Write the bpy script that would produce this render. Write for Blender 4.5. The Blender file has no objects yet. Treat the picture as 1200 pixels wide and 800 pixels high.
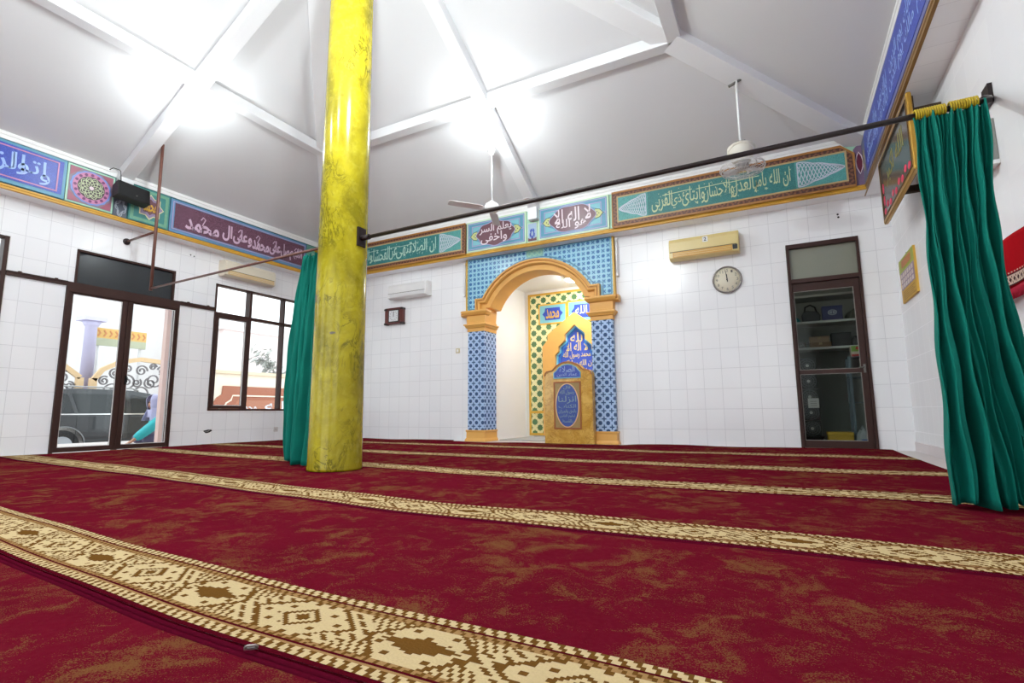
import bpy, math, random, unicodedata
from math import sin, cos, pi, sqrt, radians, atan2, hypot
from mathutils import Vector, Matrix
random.seed(7)
SC = bpy.context.scene
COL = SC.collection

# ------------------------------------------------------------------ measures (metres)
D, XL, XR = 8.116, -8.836, 1.417            # inner faces of back, left and right wall
X0, X1, Y1 = XL + .263, XR - .263, D - .263  # faces of the painted frieze beam
YF = -.65                                   # face of the frieze behind the camera
YW = YF - .263
FZ0, FZ1 = 3.36, 4.0
SL, EAVE = .405, 4.10
CX = -3.735                                 # axis of the prayer niche

# ------------------------------------------------------------------ colour and node helpers
def lin(c):
    c = c / 255.0
    return c / 12.92 if c <= .04045 else ((c + .055) / 1.055) ** 2.4
def rgb(r, g, b):
    return (lin(r), lin(g), lin(b), 1.0)

class X:
    """a small expression wrapper over Math nodes"""
    def __init__(s, nt, sock): s.nt, s.s = nt, sock
    def op(s, name, *o):
        n = s.nt.nodes.new('ShaderNodeMath'); n.operation = name
        for i, v in enumerate((s,) + o):
            if isinstance(v, X): s.nt.links.new(v.s, n.inputs[i])
            else: n.inputs[i].default_value = v
        return X(s.nt, n.outputs[0])
    def __add__(s, o): return s.op('ADD', o)
    def __radd__(s, o): return s.op('ADD', o)
    def __sub__(s, o): return s.op('SUBTRACT', o)
    def __rsub__(s, o): return (s * -1) + o
    def __mul__(s, o): return s.op('MULTIPLY', o)
    def __rmul__(s, o): return s.op('MULTIPLY', o)
    def __truediv__(s, o): return s.op('DIVIDE', o)
    def fract(s): return s.op('FRACT')
    def floor(s): return s.op('FLOOR')
    def abs(s): return s.op('ABSOLUTE')
    def lt(s, o): return s.op('LESS_THAN', o)
    def gt(s, o): return s.op('GREATER_THAN', o)
    def min(s, o): return s.op('MINIMUM', o)
    def max(s, o): return s.op('MAXIMUM', o)
    def sqrt(s): return s.op('SQRT')
    def sin(s): return s.op('SINE')
    def atan2(s, o): return s.op('ARCTAN2', o)
    def mod(s, o): return s.op('FLOORED_MODULO', o)

class M:
    """a procedural principled material"""
    def __init__(s, name, rough=.5, metal=0.0, spec=None, sheen=0.0, coat=0.0):
        s.m = bpy.data.materials.new(name); s.m.use_nodes = True
        s.nt = s.m.node_tree
        s.b = s.nt.nodes['Principled BSDF']
        s.b.inputs['Roughness'].default_value = rough
        s.b.inputs['Metallic'].default_value = metal
        if spec is not None: s.b.inputs['Specular IOR Level'].default_value = spec
        if sheen:
            s.b.inputs['Sheen Weight'].default_value = sheen
            s.b.inputs['Sheen Roughness'].default_value = .5
        if coat: s.b.inputs['Coat Weight'].default_value = coat
        s._tc = None
    def coord(s, kind='Object'):
        if s._tc is None: s._tc = s.nt.nodes.new('ShaderNodeTexCoord')
        return s._tc.outputs[kind]
    def xyz(s, kind='Object'):
        n = s.nt.nodes.new('ShaderNodeSeparateXYZ')
        s.nt.links.new(s.coord(kind), n.inputs[0])
        return [X(s.nt, o) for o in n.outputs]
    def noise(s, scale, detail=3, rough=.5, dist=0, kind='Object', stretch=None, vec=None):
        n = s.nt.nodes.new('ShaderNodeTexNoise')
        n.inputs['Scale'].default_value = scale; n.inputs['Detail'].default_value = detail
        n.inputs['Roughness'].default_value = rough; n.inputs['Distortion'].default_value = dist
        v = vec or s.coord(kind)
        if stretch:
            mp = s.nt.nodes.new('ShaderNodeMapping'); s.nt.links.new(v, mp.inputs[0])
            mp.inputs['Scale'].default_value = stretch[:3]
            if len(stretch) > 3: mp.inputs['Rotation'].default_value = stretch[3:6]
            v = mp.outputs[0]
        s.nt.links.new(v, n.inputs['Vector'])
        return X(s.nt, n.outputs[0])
    def mix(s, fac, a, b):
        n = s.nt.nodes.new('ShaderNodeMix'); n.data_type = 'RGBA'
        for v, i in ((fac, 0), (a, 6), (b, 7)):
            if isinstance(v, X): s.nt.links.new(v.s, n.inputs[i])
            elif hasattr(v, 'is_linked'): s.nt.links.new(v, n.inputs[i])
            else: n.inputs[i].default_value = v
        return n.outputs[2]
    def ramp(s, fac, a, b):
        n = s.nt.nodes.new('ShaderNodeMapRange')
        s.nt.links.new(fac.s, n.inputs[0]); n.inputs[1].default_value = a; n.inputs[2].default_value = b
        return X(s.nt, n.outputs[0])
    def color(s, c):
        if hasattr(c, 'is_linked'): s.nt.links.new(c, s.b.inputs['Base Color'])
        else: s.b.inputs['Base Color'].default_value = c
        return s
    def rough(s, x): s.nt.links.new(x.s, s.b.inputs['Roughness']); return s
    def bump(s, h, strength=.3, dist=.01):
        n = s.nt.nodes.new('ShaderNodeBump'); n.inputs['Strength'].default_value = strength
        n.inputs['Distance'].default_value = dist
        s.nt.links.new(h.s, n.inputs['Height']); s.nt.links.new(n.outputs[0], s.b.inputs['Normal'])
        return s

def plain(name, c, rough=.5, metal=0.0, var=.10, scale=6, bump=0.0, **k):
    m = M(name, rough, metal, **k)
    c = rgb(*c); d = tuple(v * (1 - var) for v in c[:3]) + (1,)
    m.color(m.mix(m.noise(scale, 4), c, d))
    if bump: m.bump(m.noise(scale * 18, 4), bump, .004)
    return m.m

def tile_wall(name, axis, off):
    m = M(name, .18)
    n = m.nt.nodes.new('ShaderNodeNewGeometry'); sp = m.nt.nodes.new('ShaderNodeSeparateXYZ')
    m.nt.links.new(n.outputs['Position'], sp.inputs[0])
    u = X(m.nt, sp.outputs[axis]); z = X(m.nt, sp.outputs[2])
    fu = (((u - off) / .25).fract() - .5).abs(); fz = (((z - .23) / .295).fract() - .5).abs()
    joint = fu.gt(.5 - .0032 / .25).max(fz.gt(.5 - .0035 / .295))
    iu = ((u - off) / .25).floor(); iz = ((z - .23) / .295).floor()
    h = ((iu * 12.9898 + iz * 78.233).sin() * 43758.5).fract()
    base = m.mix(h, rgb(248, 248, 249), rgb(243, 243, 245))
    base = m.mix(m.noise(1.1, 3, kind='Object') * .5, base, rgb(238, 237, 240))
    m.color(m.mix(joint * .75, base, rgb(208, 207, 210)))
    m.rough(joint * .5 + .22)
    m.bump((1 - joint) * 1.0 + m.noise(2.2, 2) * .9, .16, .004)
    return m.m

# ------------------------------------------------------------------ mesh builder
class MB:
    def __init__(s): s.v, s.f, s.mi, s.sm, s.uv = [], [], [], [], None
    def add(s, vs, fs, m=0, smooth=False, T=None):
        o = len(s.v)
        s.v += [tuple(T @ Vector(p)) if T is not None else tuple(p) for p in vs]
        for f in fs:
            s.f.append([i + o for i in f]); s.mi.append(m); s.sm.append(smooth)
        return s
    def box(s, x0, x1, y0, y1, z0, z1, m=0, T=None):
        vs = [(x0, y0, z0), (x1, y0, z0), (x1, y1, z0), (x0, y1, z0), (x0, y0, z1), (x1, y0, z1), (x1, y1, z1), (x0, y1, z1)]
        return s.add(vs, [(0, 3, 2, 1), (4, 5, 6, 7), (0, 1, 5, 4), (1, 2, 6, 5), (2, 3, 7, 6), (3, 0, 4, 7)], m, T=T)
    def prism(s, poly, a, b, plane='xz', m=0, smooth=False, T=None):
        """polygon extruded from depth a (towards the viewer, -y) to b"""
        n = len(poly)
        P = {'xz': lambda u, w, d: (u, d, w), 'xy': lambda u, w, d: (u, w, d), 'yz': lambda u, w, d: (d, u, w)}[plane]
        vs = [P(u, w, a) for u, w in poly] + [P(u, w, b) for u, w in poly]
        ar = sum(poly[i][0] * poly[(i + 1) % n][1] - poly[(i + 1) % n][0] * poly[i][1] for i in range(n))
        f1, f2 = list(range(n)), list(range(2 * n - 1, n - 1, -1))
        sides = [(i, n + i, n + (i + 1) % n, (i + 1) % n) for i in range(n)]
        flip = (ar > 0) ^ (plane != 'xz') ^ (a > b)
        if not flip:
            f1 = f1[::-1]; f2 = f2[::-1]; sides = [q[::-1] for q in sides]
        s.add(vs, [f1, f2], m, False, T); o = len(s.v) - 2 * n
        for q in sides: s.f.append([i + o for i in q]); s.mi.append(m); s.sm.append(smooth)
        return s
    def tube(s, pts, r, n=8, m=0, closed=False, T=None):
        pts = [Vector(p) for p in pts]; k = len(pts)
        rs = r if isinstance(r, (list, tuple)) else [r] * k
        vs, fs = [], []; ref = None
        for i, p in enumerate(pts):
            a = pts[(i - 1) % k] if (closed or i > 0) else p
            b = pts[(i + 1) % k] if (closed or i < k - 1) else p
            t = (b - a).normalized()
            if ref is None: ref = Vector((0, 0, 1)) if abs(t.z) < .9 else Vector((1, 0, 0))
            u = ref - t * ref.dot(t)
            if u.length < 1e-4: u = t.orthogonal()
            u.normalize(); w = t.cross(u); ref = u
            for j in range(n):
                an = 2 * pi * j / n
                vs.append(tuple(p + (u * cos(an) + w * sin(an)) * rs[i]))
        for i in range(k if closed else k - 1):
            for j in range(n):
                a, b = i * n + j, i * n + (j + 1) % n
                c, d = ((i + 1) % k) * n + (j + 1) % n, ((i + 1) % k) * n + j
                fs.append((a, b, c, d))
        s.add(vs, fs, m, True, T)
        if not closed:
            o = len(s.v) - len(vs)
            s.f += [[o + j for j in range(n)][::-1], [o + (k - 1) * n + j for j in range(n)]]; s.mi += [m, m]; s.sm += [False, False]
        return s
    def lathe(s, prof, n=24, c=(0, 0, 0), m=0, T=None, smooth=True, cap=True):
        """profile of (radius, z) turned about z"""
        k = len(prof); vs, fs = [], []
        for r, z in prof:
            for j in range(n): vs.append((c[0] + r * cos(2 * pi * j / n), c[1] + r * sin(2 * pi * j / n), c[2] + z))
        for i in range(k - 1):
            for j in range(n): fs.append((i * n + j, i * n + (j + 1) % n, (i + 1) * n + (j + 1) % n, (i + 1) * n + j))
        s.add(vs, fs, m, smooth, T); o = len(s.v) - len(vs)
        if not cap: return s
        if prof[0][0] > 1e-5: s.f.append([o + j for j in range(n)][::-1]); s.mi.append(m); s.sm.append(False)
        if prof[-1][0] > 1e-5: s.f.append([o + (k - 1) * n + j for j in range(n)]); s.mi.append(m); s.sm.append(False)
        return s
    def grid(s, fn, nu, nv, m=0, smooth=True, T=None):
        vs = [fn(i / nu, j / nv) for j in range(nv + 1) for i in range(nu + 1)]
        fs = [(j * (nu + 1) + i, j * (nu + 1) + i + 1, (j + 1) * (nu + 1) + i + 1, (j + 1) * (nu + 1) + i) for j in range(nv) for i in range(nu)]
        return s.add(vs, fs, m, smooth, T)
    def ribbon(s, pts, w, y0, y1, m=0, closed=False, T=None):
        """flat strip along a line in the xz plane, standing from depth y1 out to y0"""
        k = len(pts); L, R = [], []
        for i in range(k):
            a = pts[(i - 1) % k] if (closed or i > 0) else pts[i]
            b = pts[(i + 1) % k] if (closed or i < k - 1) else pts[i]
            dx, dz = b[0] - a[0], b[1] - a[1]; l = hypot(dx, dz) or 1
            nx, nz = -dz / l * w / 2, dx / l * w / 2
            L.append((pts[i][0] + nx, pts[i][1] + nz)); R.append((pts[i][0] - nx, pts[i][1] - nz))
        vs = [(x, y0, z) for x, z in L] + [(x, y0, z) for x, z in R] + [(x, y1, z) for x, z in L] + [(x, y1, z) for x, z in R]
        fs = []
        for i in range(k if closed else k - 1):
            j = (i + 1) % k
            fs += [(i, k + i, k + j, j), (i, j, 2 * k + j, 2 * k + i), (k + i, 3 * k + i, 3 * k + j, k + j)]
        return s.add(vs, fs, m, False, T)
    def rectstack(s, x0, x1, y0, y1, prof, m=0, T=None):
        """rectangular shaft whose outline steps out by (offset, z)"""
        vs, fs = [], []
        for o, z in prof: vs += [(x0 - o, y0 - o, z), (x1 + o, y0 - o, z), (x1 + o, y1, z), (x0 - o, y1, z)]
        for i in range(len(prof) - 1):
            for j in range(4): fs.append((i * 4 + j, i * 4 + (j + 1) % 4, (i + 1) * 4 + (j + 1) % 4, (i + 1) * 4 + j))
        fs += [(3, 2, 1, 0), tuple(len(vs) - 4 + j for j in range(4))]
        return s.add(vs, fs, m, False, T)
    def build(s, name, mats, parent=None, bevel=0.0, loc=None, solid=0.0):
        me = bpy.data.meshes.new(name)
        me.from_pydata(s.v, [], s.f); me.update()
        if not isinstance(mats, (list, tuple)): mats = [mats]
        for m in mats: me.materials.append(m)
        me.polygons.foreach_set('material_index', s.mi); me.polygons.foreach_set('use_smooth', s.sm)
        o = bpy.data.objects.new(name, me); COL.objects.link(o)
        if parent is not None: o.parent = parent
        if loc is not None: o.location = loc
        if solid:
            md = o.modifiers.new('solid', 'SOLIDIFY'); md.thickness = solid; md.offset = 0
        if bevel:
            md = o.modifiers.new('bevel', 'BEVEL'); md.width = bevel; md.segments = 2; md.limit_method = 'ANGLE'; md.angle_limit = radians(40)
        return o

def thing(name, label, cat, loc=(0, 0, 0), rz=0.0, group=None, rot=None):
    o = bpy.data.objects.new(name, None); COL.objects.link(o); o.empty_display_size = .1
    o.location = loc; o.rotation_euler = rot if rot else (0, 0, rz)
    o['label'] = label; o['category'] = cat
    if group: o['group'] = group
    o['kind'] = 'thing'
    return o
def tag(o, label, cat, group=None):
    o['label'] = label; o['category'] = cat; o['kind'] = 'thing'
    if group: o['group'] = group
    return o
def struct(o): o['kind'] = 'structure'; return o
def dup(root, loc, rz=None, label=None):
    r = root.copy(); COL.objects.link(r); r.location = loc
    if rz is not None: r.rotation_euler = (0, 0, rz)
    if label: r['label'] = label
    for ch in list(root.children):
        c = ch.copy(); COL.objects.link(c); c.parent = r
        for g in list(ch.children):
            d = g.copy(); COL.objects.link(d); d.parent = c
    return r

LEFT, RIGHT = pi / 2, -pi / 2      # rotation of a wall panel hung on the left / right wall

# ------------------------------------------------------------------ Arabic lettering
NOJOIN = set('اأإآدذرزوؤىةء')
def shaped(t):
    out = []; t = t.replace('لا', '\uFEFB')
    for w in t.split(' '):
        res = []
        for i, ch in enumerate(w):
            if ch == '\uFEFB':
                prev = i > 0 and w[i - 1] not in NOJOIN and w[i - 1] != '\uFEFB'
                res.append('\uFEFC' if prev else '\uFEFB'); continue
            try: base = unicodedata.name(ch)
            except ValueError: res.append(ch); continue
            if not base.startswith('ARABIC LETTER'): res.append(ch); continue
            prev = i > 0 and w[i - 1] not in NOJOIN and w[i - 1] != '\uFEFB'
            nxt = i < len(w) - 1 and ch not in NOJOIN
            form = ('MEDIAL' if prev and nxt else 'FINAL' if prev else 'INITIAL' if nxt else 'ISOLATED')
            try: res.append(unicodedata.lookup(base + ' ' + form + ' FORM'))
            except KeyError: res.append(ch)
        out.append(''.join(res)[::-1])
    return ' '.join(out[::-1])

def glyphs(text, x0, x1, z0, z1, y, depth, bold=0.0, warp=None, sp=1.0, shear=0.0):
    """text as raised plates filling a rectangle of the panel"""
    cu = bpy.data.curves.new('lettering', 'FONT'); cu.body = text; cu.size = 1; cu.offset = bold
    cu.space_character = sp; cu.resolution_u = 3; cu.extrude = .5
    o = bpy.data.objects.new('lettering', cu); COL.objects.link(o)
    dg = bpy.context.evaluated_depsgraph_get(); dg.update()
    me = bpy.data.meshes.new_from_object(o.evaluated_get(dg))
    vs = [v.co.copy() for v in me.vertices]; fs = [tuple(p.vertices) for p in me.polygons]
    bpy.data.objects.remove(o); bpy.data.curves.remove(cu); bpy.data.meshes.remove(me)
    if not vs: return [], []
    a0, a1 = min(v.x for v in vs), max(v.x for v in vs); b0, b1 = min(v.y for v in vs), max(v.y for v in vs)
    P = []
    for v in vs:
        u, w = (v.x - a0) / (a1 - a0), (v.y - b0) / (b1 - b0)
        if warp: u, w = warp(u, w)
        P.append((x0 + u * (x1 - x0) + shear * w, y - (v.z + .5) * depth, z0 + w * (z1 - z0)))
    return P, fs
def letter(mb, text, x0, x1, z0, z1, y, depth=.003, m=0, arabic=True, **k):
    v, f = glyphs(shaped(text) if arabic else text, x0, x1, z0, z1, y, depth, **k)
    mb.add(v, f, m); return mb

def circ(cx, cz, r, n=32, a0=0, a1=2 * pi, rx=None):
    e = n if a1 - a0 > 6.28 else n + 1
    return [(cx + (rx or r) * cos(a0 + (a1 - a0) * i / n), cz + r * sin(a0 + (a1 - a0) * i / n)) for i in range(e)]
def rect(x0, x1, z0, z1): return [(x0, z0), (x1, z0), (x1, z1), (x0, z1)]
def frame(mb, x0, x1, z0, z1, w, y0, y1, m=0):
    """four mitred border strips lying inside a rectangle"""
    O, I = rect(x0, x1, z0, z1), rect(x0 + w, x1 - w, z0 + w, z1 - w)
    for i in range(4):
        j = (i + 1) % 4
        mb.prism([O[i], O[j], I[j], I[i]], y0, y1, m=m)
    return mb

# ------------------------------------------------------------------ materials
W_BACK = tile_wall('tile_back', 0, -.28); W_SIDE = tile_wall('tile_side', 1, 2.89)
PAINT = plain('ceiling_paint', (226, 226, 227), .55, var=.05, scale=1.5, bump=.05)
BEAM = plain('beam_paint', (236, 236, 237), .45, var=.05, scale=3)
WHITE = plain('white_paint', (240, 239, 238), .5, var=.04)
NICHEW = plain('niche_plaster', (244, 243, 240), .5, var=.03, scale=2)
OUTW = plain('outside_plaster', (205, 204, 204), .8, var=.06)
BROWN = plain('brown_aluminium', (66, 43, 38), .45, var=.18, spec=.25)
BROWN2 = plain('brown_pipe', (112, 72, 62), .4, var=.2, scale=12)
DARK = plain('dark_iron', (44, 32, 32), .45, var=.2, metal=.3)
BLACK = plain('black_plastic', (24, 24, 26), .45, var=.2, bump=.1)
GASKET = plain('white_gasket', (225, 222, 220), .5)
FILM = plain('dark_window_film', (50, 54, 58), .22, var=.2, scale=3)
ORANGE = plain('ochre_paint', (236, 178, 92), .42, var=.14, scale=5)
ORANGE2 = plain('deep_ochre_paint', (206, 128, 52), .45, var=.12, scale=5)
YSTRIP = plain('yellow_strip', (222, 168, 58), .4, var=.2, scale=9)
TEAL = plain('teal_paint', (24, 92, 98), .35, var=.12)
TEALF = plain('teal_field', (70, 142, 138), .35, var=.14, scale=10)
BLUEP = plain('cobalt_paint', (62, 88, 196), .35, var=.14, scale=5)
SKYB = plain('sky_blue_paint', (94, 158, 184), .33, var=.18, scale=9)
CYAN = plain('pale_cyan_paint', (128, 194, 204), .33, var=.12, scale=12)
LILAC = plain('lilac_line', (176, 166, 206), .35)
PINK = plain('pink_line', (202, 130, 170), .35)
MAROON = plain('maroon_paint', (112, 72, 82), .33, var=.15, scale=8)
PLUM = plain('plum_field', (98, 62, 80), .33, var=.16, scale=8)
MINT = plain('mint_line', (170, 216, 190), .35)
PALEG = plain('pale_green_border', (206, 226, 196), .35)
LBLUE = plain('light_blue_paint', (158, 188, 240), .35)
CREAM = plain('cream_paint', (232, 224, 186), .35)
ROSEW = plain('rose_white_paint', (236, 220, 226), .35)
GOLD = plain('gold_paint', (226, 178, 62), .32, var=.12)
LACE = plain('lace_white', (214, 220, 232), .35)
GREYM = plain('mauve_grey', (142, 122, 136), .4)
SLATE = plain('slate_paint', (92, 98, 112), .4)
CURTAIN = plain('green_velvet', (4, 126, 110), .75, var=.35, scale=5, bump=.1, spec=.2)
GLASS = None
def thin_glass(name, tint, ior=1.3):
    m = bpy.data.materials.new(name); m.use_nodes = True; nt = m.node_tree
    for n in list(nt.nodes): nt.nodes.remove(n)
    o = nt.nodes.new('ShaderNodeOutputMaterial'); mx = nt.nodes.new('ShaderNodeMixShader')
    t = nt.nodes.new('ShaderNodeBsdfTransparent'); g = nt.nodes.new('ShaderNodeBsdfGlossy'); f = nt.nodes.new('ShaderNodeFresnel')
    f.inputs[0].default_value = ior
    t.inputs[0].default_value = tint; g.inputs['Roughness'].default_value = .02
    nt.links.new(f.outputs[0], mx.inputs[0]); nt.links.new(t.outputs[0], mx.inputs[1]); nt.links.new(g.outputs[0], mx.inputs[2])
    nt.links.new(mx.outputs[0], o.inputs[0]); return m
GLASS = thin_glass('window_glass', (.97, .98, .98, 1)); SMOKE = thin_glass('smoked_glass', (.86, .89, .87, 1), 1.16)
def emit(name, c, st):
    m = bpy.data.materials.new(name); m.use_nodes = True
    b = m.node_tree.nodes['Principled BSDF']; b.inputs['Base Color'].default_value = (1, 1, 1, 1)
    b.inputs['Emission Color'].default_value = c; b.inputs['Emission Strength'].default_value = st; return m
BULB = emit('bulb_glow', (.90, .985, 1, 1), 50)
FILLG = emit('fill_glow', (.90, .98, 1, 1), 250); FILLG_L = emit('fill_glow_left', (.90, .98, 1, 1), 60)  # glow of the two added fill bulbs, out of view
NICHEB = emit('niche_lamp_glow', (.95, .98, 1, 1), 25)

def mat_pillar():
    m = M('yellow_marble', .17, spec=.32)
    n1 = m.noise(3.0, 6, .6, .6, stretch=(1, 1, .7, .5, .5, 0)); n2 = m.noise(7, 8, .65, 1.2, stretch=(1, 1, .45, .6, .55, .2))
    c = m.mix(m.ramp(n1, .36, .64), rgb(128, 117, 8), rgb(178, 164, 28))
    c = m.mix(m.ramp(m.noise(16, 5, .6), .5, .8) * .5, c, rgb(198, 186, 70))
    vein = m.ramp((n2 - .5).abs(), .034, .0)
    c = m.mix(vein * m.ramp(m.noise(2.2, 3), .45, .62) * .9, c, rgb(80, 74, 8))
    return m.color(c).m
PILLAR = mat_pillar()
def mat_lectern():
    m = M('ochre_marble', .22, coat=.2)
    n1 = m.noise(4, 6, .6, 1.0); n2 = m.noise(5, 8, .6, 1.6, stretch=(1, 1, 1.4, 0, .7, 0))
    c = m.mix(m.ramp(n1, .35, .65), rgb(196, 146, 52), rgb(226, 182, 92))
    c = m.mix(m.ramp((n2 - .5).abs(), .03, 0) * .6, c, rgb(166, 108, 34))
    return m.color(c).m
OCHREM = mat_lectern()
def lattice(name, kind, step, ground, dark, line=None, ox=0.0, oz=0.0, axis=0):
    """painted tile pattern from the object's own coordinates"""
    m = M(name, .2)
    xyz = m.xyz(); u, z = xyz[axis], xyz[2]
    a = (u - ox) / step; b = (z - oz) / step
    if kind == 'column':        # dots on lattice, crosses in between, pale diagonal lines
        fu, fz = (a.fract() - .5).abs(), (b.fract() - .5).abs()
        gu, gz = ((a + .5).fract() - .5).abs(), ((b + .5).fract() - .5).abs()
        dot = (fu.max(fz)).lt(.25).min((fu + fz).lt(.36))
        cross = (gu.min(gz)).lt(.075).min(gu.max(gz).lt(.30))
        cross = cross.max((gu + gz).lt(.17))
        dots2 = dot
        c = m.mix(dots2.max(cross), ground, dark)
    elif kind == 'spandrel':    # alternating dots and small saltires
        par = (a.floor() + b.floor()).mod(2.0)
        fu, fz = (a.fract() - .5), (b.fract() - .5)
        r = (fu * fu + fz * fz).sqrt()
        dot = r.lt(.33) * par
        sx = ((fu + fz).abs().min((fu - fz).abs())).lt(.13) * r.lt(.40) * (1 - par)
        c = m.mix(dot.max(sx), ground, dark)
        grid = (fu.abs().max(fz.abs())).gt(.455)
        c = m.mix(grid * .5, c, rgb(196, 226, 236))
    else:                       # eight-pointed stars on offset rows with a fine net
        def star(p, q):
            fu, fz = (p.fract() - .5).abs(), (q.fract() - .5).abs()
            return (fu.max(fz)).lt(.215).max((fu + fz).lt(.304)), (fu.max(fz)).lt(.275).max((fu + fz).lt(.39))
        s1, o1 = star(a, b); s2, o2 = star(a + .5, b + .5)
        net = ((a + b).fract() - .5).abs().lt(.07).max(((a - b).fract() - .5).abs().lt(.07))
        c = m.mix(net * .55, ground, line)
        c = m.mix(o1.max(o2), c, rgb(244, 238, 178))
        c = m.mix(s1.max(s2), c, m.mix(m.noise(9, 2), dark, rgb(92, 134, 92)))
    return m.color(c).m
COLTILE = lattice('blue_lattice_front', 'column', .128, rgb(172, 200, 236), rgb(60, 88, 132), ox=.034)
COLTILE_S = lattice('blue_lattice_side', 'column', .128, rgb(172, 200, 236), rgb(60, 88, 132), axis=1)
SPAN = lattice('turquoise_tile', 'spandrel', .086, rgb(142, 198, 222), rgb(62, 112, 168))
STAR = lattice('green_star_tile', 'star', .235, rgb(226, 216, 128), rgb(84, 116, 76), rgb(252, 250, 226), oz=.06)
def mat_border():
    m = M('carved_brown_border', .35); x, y, z = m.xyz()
    p = ((x * 62).sin() * ((z * 62).sin())).abs(); q = (((x + z) * 44).sin() * ((x - z) * 44).sin()).abs()
    return m.color(m.mix(m.ramp(p.max(q), .45, .8), rgb(84, 52, 44), rgb(134, 88, 62))).bump(p, .3, .004).m
BORDER = mat_border()
def mat_swirl(name, a, b, scale=26):
    m = M(name, .35); v = m.noise(scale, 3, .5, 2.5)
    return m.color(m.mix(m.ramp((v - .5).abs(), .03, .012), a, b)).m
SWIRL = mat_swirl('scroll_teal', rgb(92, 166, 160), rgb(54, 112, 112)); SWIRLP = mat_swirl('scroll_plum', rgb(98, 62, 80), rgb(140, 98, 120), 22)
SWIRLB = mat_swirl('scroll_cobalt', rgb(44, 66, 170), rgb(64, 94, 196), 18)
SWIRLT = mat_swirl('scroll_deep_teal', rgb(44, 116, 116), rgb(78, 150, 144), 24)
def mat_carpet():
    m = M('crimson_pile', 1.0, spec=.0)
    big = m.noise(1.7, 8, .70, .6); fine = m.noise(260, 3, .78); mid = m.noise(7, 7, .70, .9)
    k = m.ramp(big * .45 + mid * .55, .40, .65)
    g = m.ramp(fine + (k - .56) * .42, .50, .56)
    c = m.mix(m.noise(2.6, 3), rgb(108, 19, 37), rgb(86, 12, 28))
    c = m.mix(g * .74, c, rgb(118, 86, 46))
    c = m.mix(m.ramp(m.noise(60, 3), .4, .8) * .3, c, rgb(112, 34, 44))
    return m.color(c).bump(fine, .6, .004).m
CARPET = mat_carpet()
def pile(name, c, var=.2):
    m = M(name, 1.0, spec=.0); f = m.noise(150, 3)
    a = rgb(*c); b = tuple(v * (1 - var) for v in a[:3]) + (1,)
    return m.color(m.mix(f, a, b)).bump(f, .6, .004).m
PCREAM = pile('cream_pile', (204, 180, 136)); PTAN = pile('tan_pile', (160, 124, 80)); PBROWN = pile('brown_pile', (108, 74, 34)); PDARK = pile('wine_pile', (80, 10, 24))
PBIND = pile('carpet_binding', (84, 12, 32))
# ------------------------------------------------------------------ the room shell
def wall_holes(name, axis, p0, p1, u0, u1, z0, z1, holes, mat):
    """a wall slab cut by rectangular openings (u0,u1,z0,z1)"""
    us = sorted({u0, u1, *[h[0] for h in holes], *[h[1] for h in holes]}); zs = sorted({z0, z1, *[h[2] for h in holes], *[h[3] for h in holes]})
    mb = MB()
    for a, b in zip(us, us[1:]):
        run = None
        for c, d in zip(zs, zs[1:]):
            inside = any(h[0] <= (a + b) / 2 <= h[1] and h[2] <= (c + d) / 2 <= h[3] for h in holes)
            if inside:
                if run: _slab(mb, axis, p0, p1, a, b, *run); run = None
            else: run = (run[0], d) if run else (c, d)
        if run: _slab(mb, axis, p0, p1, a, b, *run)
    return struct(mb.build(name, mat))
def _slab(mb, axis, p0, p1, a, b, c, d):
    if axis == 'x': mb.box(p0, p1, a, b, c, d)
    else: mb.box(a, b, p0, p1, c, d)

FL = -.015
fm = plain('floor_tile', (214, 205, 202), .3, var=.08)
fb = MB(); fb.box(XL - .18, XR + .2, YW - .15, D + 2.2, FL - .1, FL); struct(fb.build('floor', fm))
TOP = 4.35
wall_holes('wall_left', 'x', XL - .15, XL, YW - .15, D + .15, FL, TOP,
           [(3.385, 4.93, FL, 2.31), (3.467, 4.83, 2.31, 2.87), (5.53, 7.72, .565, 2.82), (1.2, 2.735, .565, 2.83)], W_SIDE)
wall_holes('wall_right', 'x', XR, XR + .15, YW - .15, D + .15, FL, TOP, [], W_SIDE)
wall_holes('wall_back', 'y', D, D + .15, XL, XR, FL, TOP, [(CX - 1.365, CX + 1.375, FL, 3.1), (.165, 1.035, FL, 2.82)], W_BACK)
wall_holes('wall_front', 'y', YW - .15, YW, XL, XR, FL, TOP, [(-8.2, -5.6, .5, 3.0), (-5.0, -2.4, FL, 3.0), (-1.8, .8, .5, 3.0)], W_BACK)  # unseen openings, added and enlarged to let sky light in

def ceil_z(x, y): return EAVE + SL * min(x - X0, X1 - x, Y1 - y, y - YF)
R0, R1 = -3.71 - .61, -3.71 + .61; RY = (Y1 + YF) / 2; HS = (Y1 - YF) / 2; RZ = EAVE + SL * HS
cm = MB()
vs = [(X0, YF, EAVE), (X1, YF, EAVE), (X1, Y1, EAVE), (X0, Y1, EAVE), (X0 + HS, RY, RZ), (X1 - HS, RY, RZ)]
n = len(vs); vs2 = [(x, y, z + .08) for x, y, z in vs]
fs = [(0, 1, 5, 4), (1, 2, 5), (2, 3, 4, 5), (3, 0, 4)]
cm.add(vs + vs2, [f[::-1] for f in fs] + [tuple(i + n for i in f) for f in fs])
for a, b in ((0, 1), (1, 2), (2, 3), (3, 0)): cm.add([vs[a], vs[b], vs2[b], vs2[a]], [(0, 1, 2, 3)])
struct(cm.build('ceiling', PAINT))

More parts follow.
